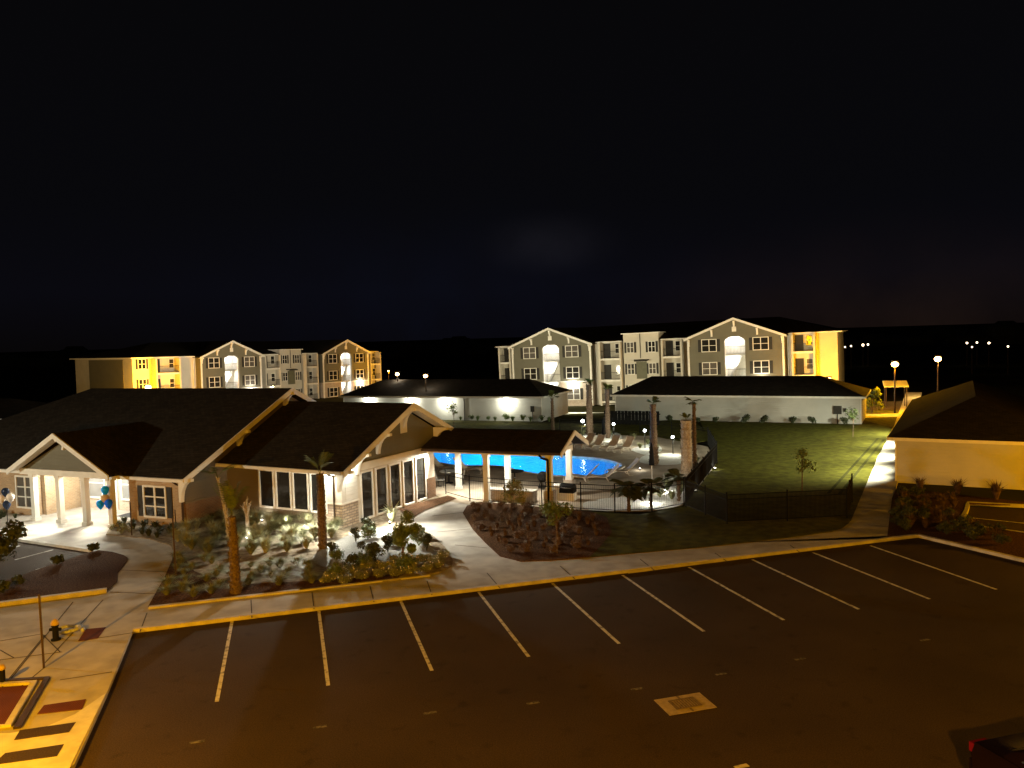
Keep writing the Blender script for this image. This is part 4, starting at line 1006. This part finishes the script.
MB().ext([(-1.66,-.62,1.075),(-1.66,.62,1.075),(-1.05,.56,1.43),(-1.05,-.56,1.43)], (-.012,0,.012)).build('rear_window','glass',car)
MB().ext([(.50,-.56,1.44),(.50,.56,1.44),(1.1,.62,1.10),(1.1,-.62,1.10)], (.012,0,.012)).build('windscreen','glass',car)
for s_ in (-1,1):
    MB().ext([(-1.3,s_*.80,1.08),(.8,s_*.80,1.08),(.3,s_*.70,1.38),(-.9,s_*.70,1.38)], (0,s_*.012,.006)).build('side_window','glass',car)
    MB().box(-2.36,-2.22,min(s_*.5,s_*.88),max(s_*.5,s_*.88),.78,.96).build('tail_light','redlens',car)
    MB().box(2.2,2.33,min(s_*.5,s_*.85),max(s_*.5,s_*.85),.62,.78).build('headlight','chrome',car)
    for x in (-1.45,1.4):
        w_ = MB().lathe([(.001,-.1),(.30,-.1),(.33,-.06),(.33,.06),(.30,.1),(.001,.1)], n=18).build('wheel','rubber',car); w_.location = (x,s_*.82,.33); w_.rotation_euler = (R(90),0,0)
        h_ = MB().lathe([(.001,-.11),(.2,-.11),(.2,.11),(.001,.11)], n=12).build('rim','chrome',w_)
MB().box(-2.38,-2.3,-.85,.85,.40,.62).build('bumper','carpaint',car)

# ================================================================== lamps
def street_lamp(loc, h, arm, power, colr, label, lens='bulbwarm', rz=0, group=None, lr=.12, spread=True, ls=.16):
    t = empty('street_lamp', loc, rz, label, 'street lamp', group)
    MB().tube((0,0,0),(0,0,h),.09,.06,8).build('pole','bronze',t)
    if arm: MB().tube((0,0,h-.05),(arm,0,h+.1),.04).build('arm','bronze',t)
    MB().box(arm-.3,arm+.3,-.16,.16,h+.06,h+.18).build('lamp_head','bronze',t)
    MB().ball((arm,0,h+.02-ls*.5), ls*.75, 12, .75).build('lens',lens,t)
    if power: lamp('bulb', (arm,0,h-ls*1.1-.16), power, colr, lr, t)
    return t
street_lamp((-52.6,115,-1.5),4.8,0,28000,SOD,'street lamp glowing orange just above the clubhouse roof at left', ls=.55)
street_lamp((-13.4,93.2,-.6),5.6,0,250,WHT,'left of the two warm lamps above the garage roof', ls=.30)
street_lamp((-9.6,88.5,-.3),5.2,0,250,WHT,'right of the two warm lamps above the garage roof', ls=.30)
street_lamp((38.64,80.2,-.03),5.2,0,9000,SOD,'street lamp with a tall pole beyond the long garage, left one of two at right', ls=.45)
street_lamp((50.25,93.8,-.3),5.3,0,5000,(1,.6,.15),'street lamp above the right garage roof, right one of two', ls=.50)
street_lamp((38.7,97,-1.5),4.2,0,12000,SOD,'street lamp glowing just above the long garage roof at its right end', ls=.30)
street_lamp((-23.5,152,-1.6),4.6,0,6500,SOD,'street lamp before the right wing of the left apartment building', ls=.2)
# the lamps that light the near lot stand just outside the frame
street_lamp((-14.5,11.0,0),5.8,.6,8500,SOD,'sodium street lamp standing left of the ramp', rz=0)
street_lamp((33.5,29.0,0),3.7,.6,9500,SOD,'sodium street lamp standing right of the right hand bays', rz=2)
street_lamp((18.0,1.0,0),6.0,.6,1500,SOD,'sodium street lamp behind the parked car', rz=1)
lamp('facade_lamp', (3.0,-.5,7.6), 11500, (1,.42,.02), .15, spot=118, to=(3.0,16,0), blend=.8)
street_lamp((-37,27,0),6.2,.5,7500,(1,.93,.70),'added lot lamp out of view left of the entrance bays',rz=0)  # unseen lamp put in to brighten the porch front and entrance walk
# far lights on the horizon
for i,(x,y,s_) in enumerate(((845,347,.30),(851,346,.34),(863,345,.5),(868,344.5,.4),(967,343,.4),(977,342.5,.36),(989,343,.42),(1008,346.5,.28),(972,347,.26))):
    p = G(x, y, 4.0)
    t = empty('distant_lamp', (p.x,p.y,-1.5), 0, 'tiny far street lamp glowing near the dark horizon at right', 'street lamp', 'far lamps on the horizon')
    MB().tube((0,0,0),(0,0,5.3),.08,.05,5).build('pole','bronze',t); MB().ball((0,0,5.5), s_*.6, 8).build('lens','bulbfar',t)
# path lights by the pool
for i,(x,y,yb) in enumerate(((583,421,438),(614,424,441),(645,430.5,448),(673,437,455))):
    b = G(x,yb,.12); k_ = (G(x,yb).y); h_ = (yb-y)*k_/F
    t = empty('path_light', b, 0, ['round white path light beside the stout palm','white path light above the right end of the lounger row','white path light between the two tall palms','rightmost white path light behind the pool deck'][i], 'path light', 'path lights behind the pool')
    MB().tube((0,0,0),(0,0,h_-.1),.03).build('post','black',t); MB().ball((0,0,h_),.10 if i else .14,10).build('globe','bulbcool',t)
    lamp('bulb', (0,0,h_-.35), 170, COOL, .08, t)
for i,(x,y) in enumerate(((692,492),(711,469.5))):
    b = G(x+4,y,.13); t = empty('fence_spotlight', b, 0, ['ground spotlight outside the side fence, nearer one','ground spotlight outside the side fence, farther one'][i], 'spotlight')
    MB().lathe([(.001,0),(.07,0),(.08,.10),(.001,.10)]).build('housing','black',t); MB().lathe([(.001,.101),(.06,.101),(.05,.12),(.001,.12)]).build('lens','bulbwhite',t)
    lamp('bulb', (0,0,.22), 14, WHT, .04, t)
# landscape uplights
UP = [(262,522,.7),(286,526,1.2),(304,528,1.2),(326,531,1.2),(352,533,.7),(390,524,.6),(247,540,.8),(650,504,1.6),(665,492,1.3),(689,478,.8),(585,426,.6),(640,470,.3),(465,441,.6),(520,441,.6)]
for i,(x,y,p) in enumerate(UP):
    lab = ['below the leftmost tall window','below the second tall window','below the third tall window','left of the stone pier','at the foot of the stone pier','beside the pale agave','at the pollarded tree','behind the pool fence among the fan palms','near the fence corner among gravel','at the thick stripped palm trunk','at the stout palm behind the loungers','at the closed black parasol','in the grass before the lit garage at left','in the grass before the lit garage at right'][i]
    t = empty('ground_uplight', G(x,y,.14), 0, 'small ground uplight '+lab, 'spotlight')
    MB().lathe([(.001,0),(.05,0),(.06,.10),(.001,.10)], n=8).build('housing','black',t); MB().lathe([(.001,.101),(.045,.101),(.04,.115),(.001,.115)], n=8).build('lens','bulbwhite',t)
    lamp('bulb', (0,0,.30), p*55, WHT, .05, t)
# underwater pool lights
for (x,y,p) in ((450,457,420),(485,461,300),(520,464,300),(548,467,110),(585,470,8)):
    g = G(x,y); lamp('pool_lamp', (g.x,g.y,-.75), p*2.6, (.5,.85,1) if x < 530 else (.4,.5,1), .12)
# lot lamps added out of view to light the apartment fronts and yard
street_lamp((2,99,-1.2),4.2,.5,8320,(1,.92,.62),'added lot lamp hidden behind the garages in front of the left stair arch', rz=1.2, ls=.1)
street_lamp((26,88,-.5),3.5,.5,7040,(1,.92,.62),'added lot lamp hidden behind the long garage in front of the right stair arch', rz=1.2, ls=.1)
street_lamp((-34,112,-1.5),4.3,.5,12000,(1,.85,.6),'added lot lamp hidden before the left apartment building', rz=1.2, ls=.1)
street_lamp((-64,96,-1.5),5.6,.5,6500,(1,.62,.2),'added lot lamp out of view left of the left apartment building', rz=1.2, ls=.1)

# ================================================================== far right bits
sheet('road', [Vector((30,86,0)),Vector((95,70,0)),Vector((98,78,0)),Vector((33,96,0))], .02, 'asphalt')
sheet('road', [Vector((31,77,0)),Vector((60,77,0)),Vector((60,80,0)),Vector((31,80,0))], .02, 'concrete')
q = Vector((41.5,86,0)); t = empty('shelter', q, R(-20), 'small flat roofed shelter lit yellow beyond the long garage', 'shelter')
MB().ext([(-1.2,-1,2.25),(1.2,-1,2.25),(1.2,1,2.75),(-1.2,1,2.75)], (0,0,.1)).build('roof','white',t)
for x,y in ((-1,-.9),(1,-.9),(-1,.9),(1,.9)): MB().tube((x,y,0),(x,y,2.2 if y<0 else 2.6),.05).build('post','bronze',t)
sheet('field', [Vector((40,62,0)),Vector((140,62,0)),Vector((140,86,0)),Vector((34,86,0)),Vector((33,70,0))], -.01, 'lawn')
# low wall and pale kerb in the gap between the garages
MB_ = MB().box(0,7,0,.25,0,.7); tag(MB_.build('low_wall','white',loc=(4.2,96,-1.1)), 'low white wall lit brightly in the gap between the garages', 'wall').rotation_euler = (0,0,R(-22))
lamp('yard_lamp', (7.5,93,1.0), 500, COOL, .1)
# neighbouring building, far left
nb = garage('neighbour_building', Vector((-54,64,0)), R(-4), 15.2, 9, 3.55, 4, 11, 4.5, 4.5, 4.9, 'white eaved building corner showing at the left edge behind the clubhouse roof'); nb['category'] = 'building'
MB().box(12.2,12.45,.25,.397,2.9,3.1).build('wall_light','bulbwhite',nb); lamp('wall_lamp', (12.3,-.1,2.9), 160, WHT, .06, nb)

tr_ = MB(); rr = random.Random(12)
for i in range(420):
    a = R(-44)+R(88)*i/419+rr.uniform(-.004,.004); d = rr.uniform(420,560); hh = 5+4*math.sin(i*.11)+3*math.sin(i*.37)+rr.uniform(0,5); w_ = rr.uniform(5,11)
    c = (d*math.sin(a), d*math.cos(a), -1.6)
    hh *= .7; tr_.lathe([(w_*.7,0),(w_,hh*.35),(w_*.8,hh*.75),(w_*.35,hh)], c, 6)
tag(tr_.build('distant_woods', 'darkleaf'), 'black line of far woods along the horizon', kind='stuff')
# ================================================================== sky
w = bpy.data.worlds.new('World'); sc.world = w; w.use_nodes = True; N = w.node_tree.nodes; L = w.node_tree.links; bg = N['Background']
tc = N.new('ShaderNodeTexCoord'); sep = N.new('ShaderNodeSeparateXYZ'); L.new(tc.outputs['Generated'], sep.inputs[0])
rp = N.new('ShaderNodeValToRGB'); e = rp.color_ramp.elements
e[0].position = 0.0; e[0].color = (.0020,.0016,.0019,1); e[1].position = .5; e[1].color = (.0019,.0018,.0021,1)
x_ = e.new(.06); x_.color = (.0025,.0024,.0040,1); x_ = e.new(.16); x_.color = (.0021,.0021,.0029,1)
L.new(sep.outputs[2], rp.inputs[0])
def blob(d, size, colr):
    d = Vector(d).normalized(); dt = N.new('ShaderNodeVectorMath'); dt.operation = 'DISTANCE'; dt.inputs[1].default_value = d
    mp = N.new('ShaderNodeMapping'); mp.vector_type = 'POINT'; L.new(tc.outputs['Generated'], mp.inputs[0]); mp.inputs['Scale'].default_value = (1,1,1)
    nz = N.new('ShaderNodeTexNoise'); nz.inputs['Scale'].default_value = 14; nz.inputs['Detail'].default_value = 5; L.new(tc.outputs['Generated'], nz.inputs['Vector'])
    sep2 = N.new('ShaderNodeVectorMath'); sep2.operation = 'MULTIPLY'; sep2.inputs[1].default_value = (1,1,2.4)
    sub = N.new('ShaderNodeVectorMath'); sub.operation = 'SUBTRACT'; sub.inputs[1].default_value = d; L.new(tc.outputs['Generated'], sub.inputs[0]); L.new(sub.outputs[0], sep2.inputs[0])
    ln = N.new('ShaderNodeVectorMath'); ln.operation = 'LENGTH'; L.new(sep2.outputs[0], ln.inputs[0])
    mr = N.new('ShaderNodeMapRange'); mr.interpolation_type = 'SMOOTHSTEP'; mr.inputs['From Min'].default_value = 0; mr.inputs['From Max'].default_value = size; mr.inputs['To Min'].default_value = 1; mr.inputs['To Max'].default_value = 0
    L.new(ln.outputs['Value'], mr.inputs['Value'])
    ml = N.new('ShaderNodeMath'); ml.operation = 'MULTIPLY'; L.new(mr.outputs[0], ml.inputs[0]); L.new(nz.outputs[0], ml.inputs[1])
    sc2 = N.new('ShaderNodeVectorMath'); sc2.operation = 'SCALE'; sc2.inputs[0].default_value = colr; L.new(ml.outputs[0], sc2.inputs['Scale'])
    return sc2.outputs[0]
def dirof(px, py):
    X, Y = px-512, py-384; a, b = X*cr-Y*sr, X*sr+Y*cr
    return (a, F*cp-b*sp, -F*sp-b*cp)
s1 = blob(dirof(548,244), .11, (.006,.0055,.007)); s2 = blob(dirof(440,325), .45, (.0006,.0013,.0042)); s3 = blob(dirof(880,345), .4, (.010,.005,.003))
ad = N.new('ShaderNodeVectorMath'); L.new(rp.outputs[0], ad.inputs[0]); L.new(s1, ad.inputs[1])
ad2 = N.new('ShaderNodeVectorMath'); L.new(ad.outputs[0], ad2.inputs[0]); L.new(s2, ad2.inputs[1])
ad3 = N.new('ShaderNodeVectorMath'); L.new(ad2.outputs[0], ad3.inputs[0]); L.new(s3, ad3.inputs[1])
L.new(ad3.outputs[0], bg.inputs[0]); bg.inputs[1].default_value = 1.0
# ------------------------------------------------------------------ render settings
sc.view_settings.view_transform = 'Standard'; sc.view_settings.look = 'None'; sc.view_settings.exposure = .15; sc.view_settings.gamma = 1; sc.view_settings.use_curve_mapping = False
sc.render.engine = 'CYCLES'; cy = sc.cycles
cy.use_denoising = True; cy.denoiser = 'OPENIMAGEDENOISE'; cy.max_bounces = 5; cy.diffuse_bounces = 3; cy.glossy_bounces = 2; cy.transparent_max_bounces = 8
cy.sample_clamp_indirect = 3; cy.use_light_tree = True; cy.caustics_reflective = False; cy.caustics_refractive = False
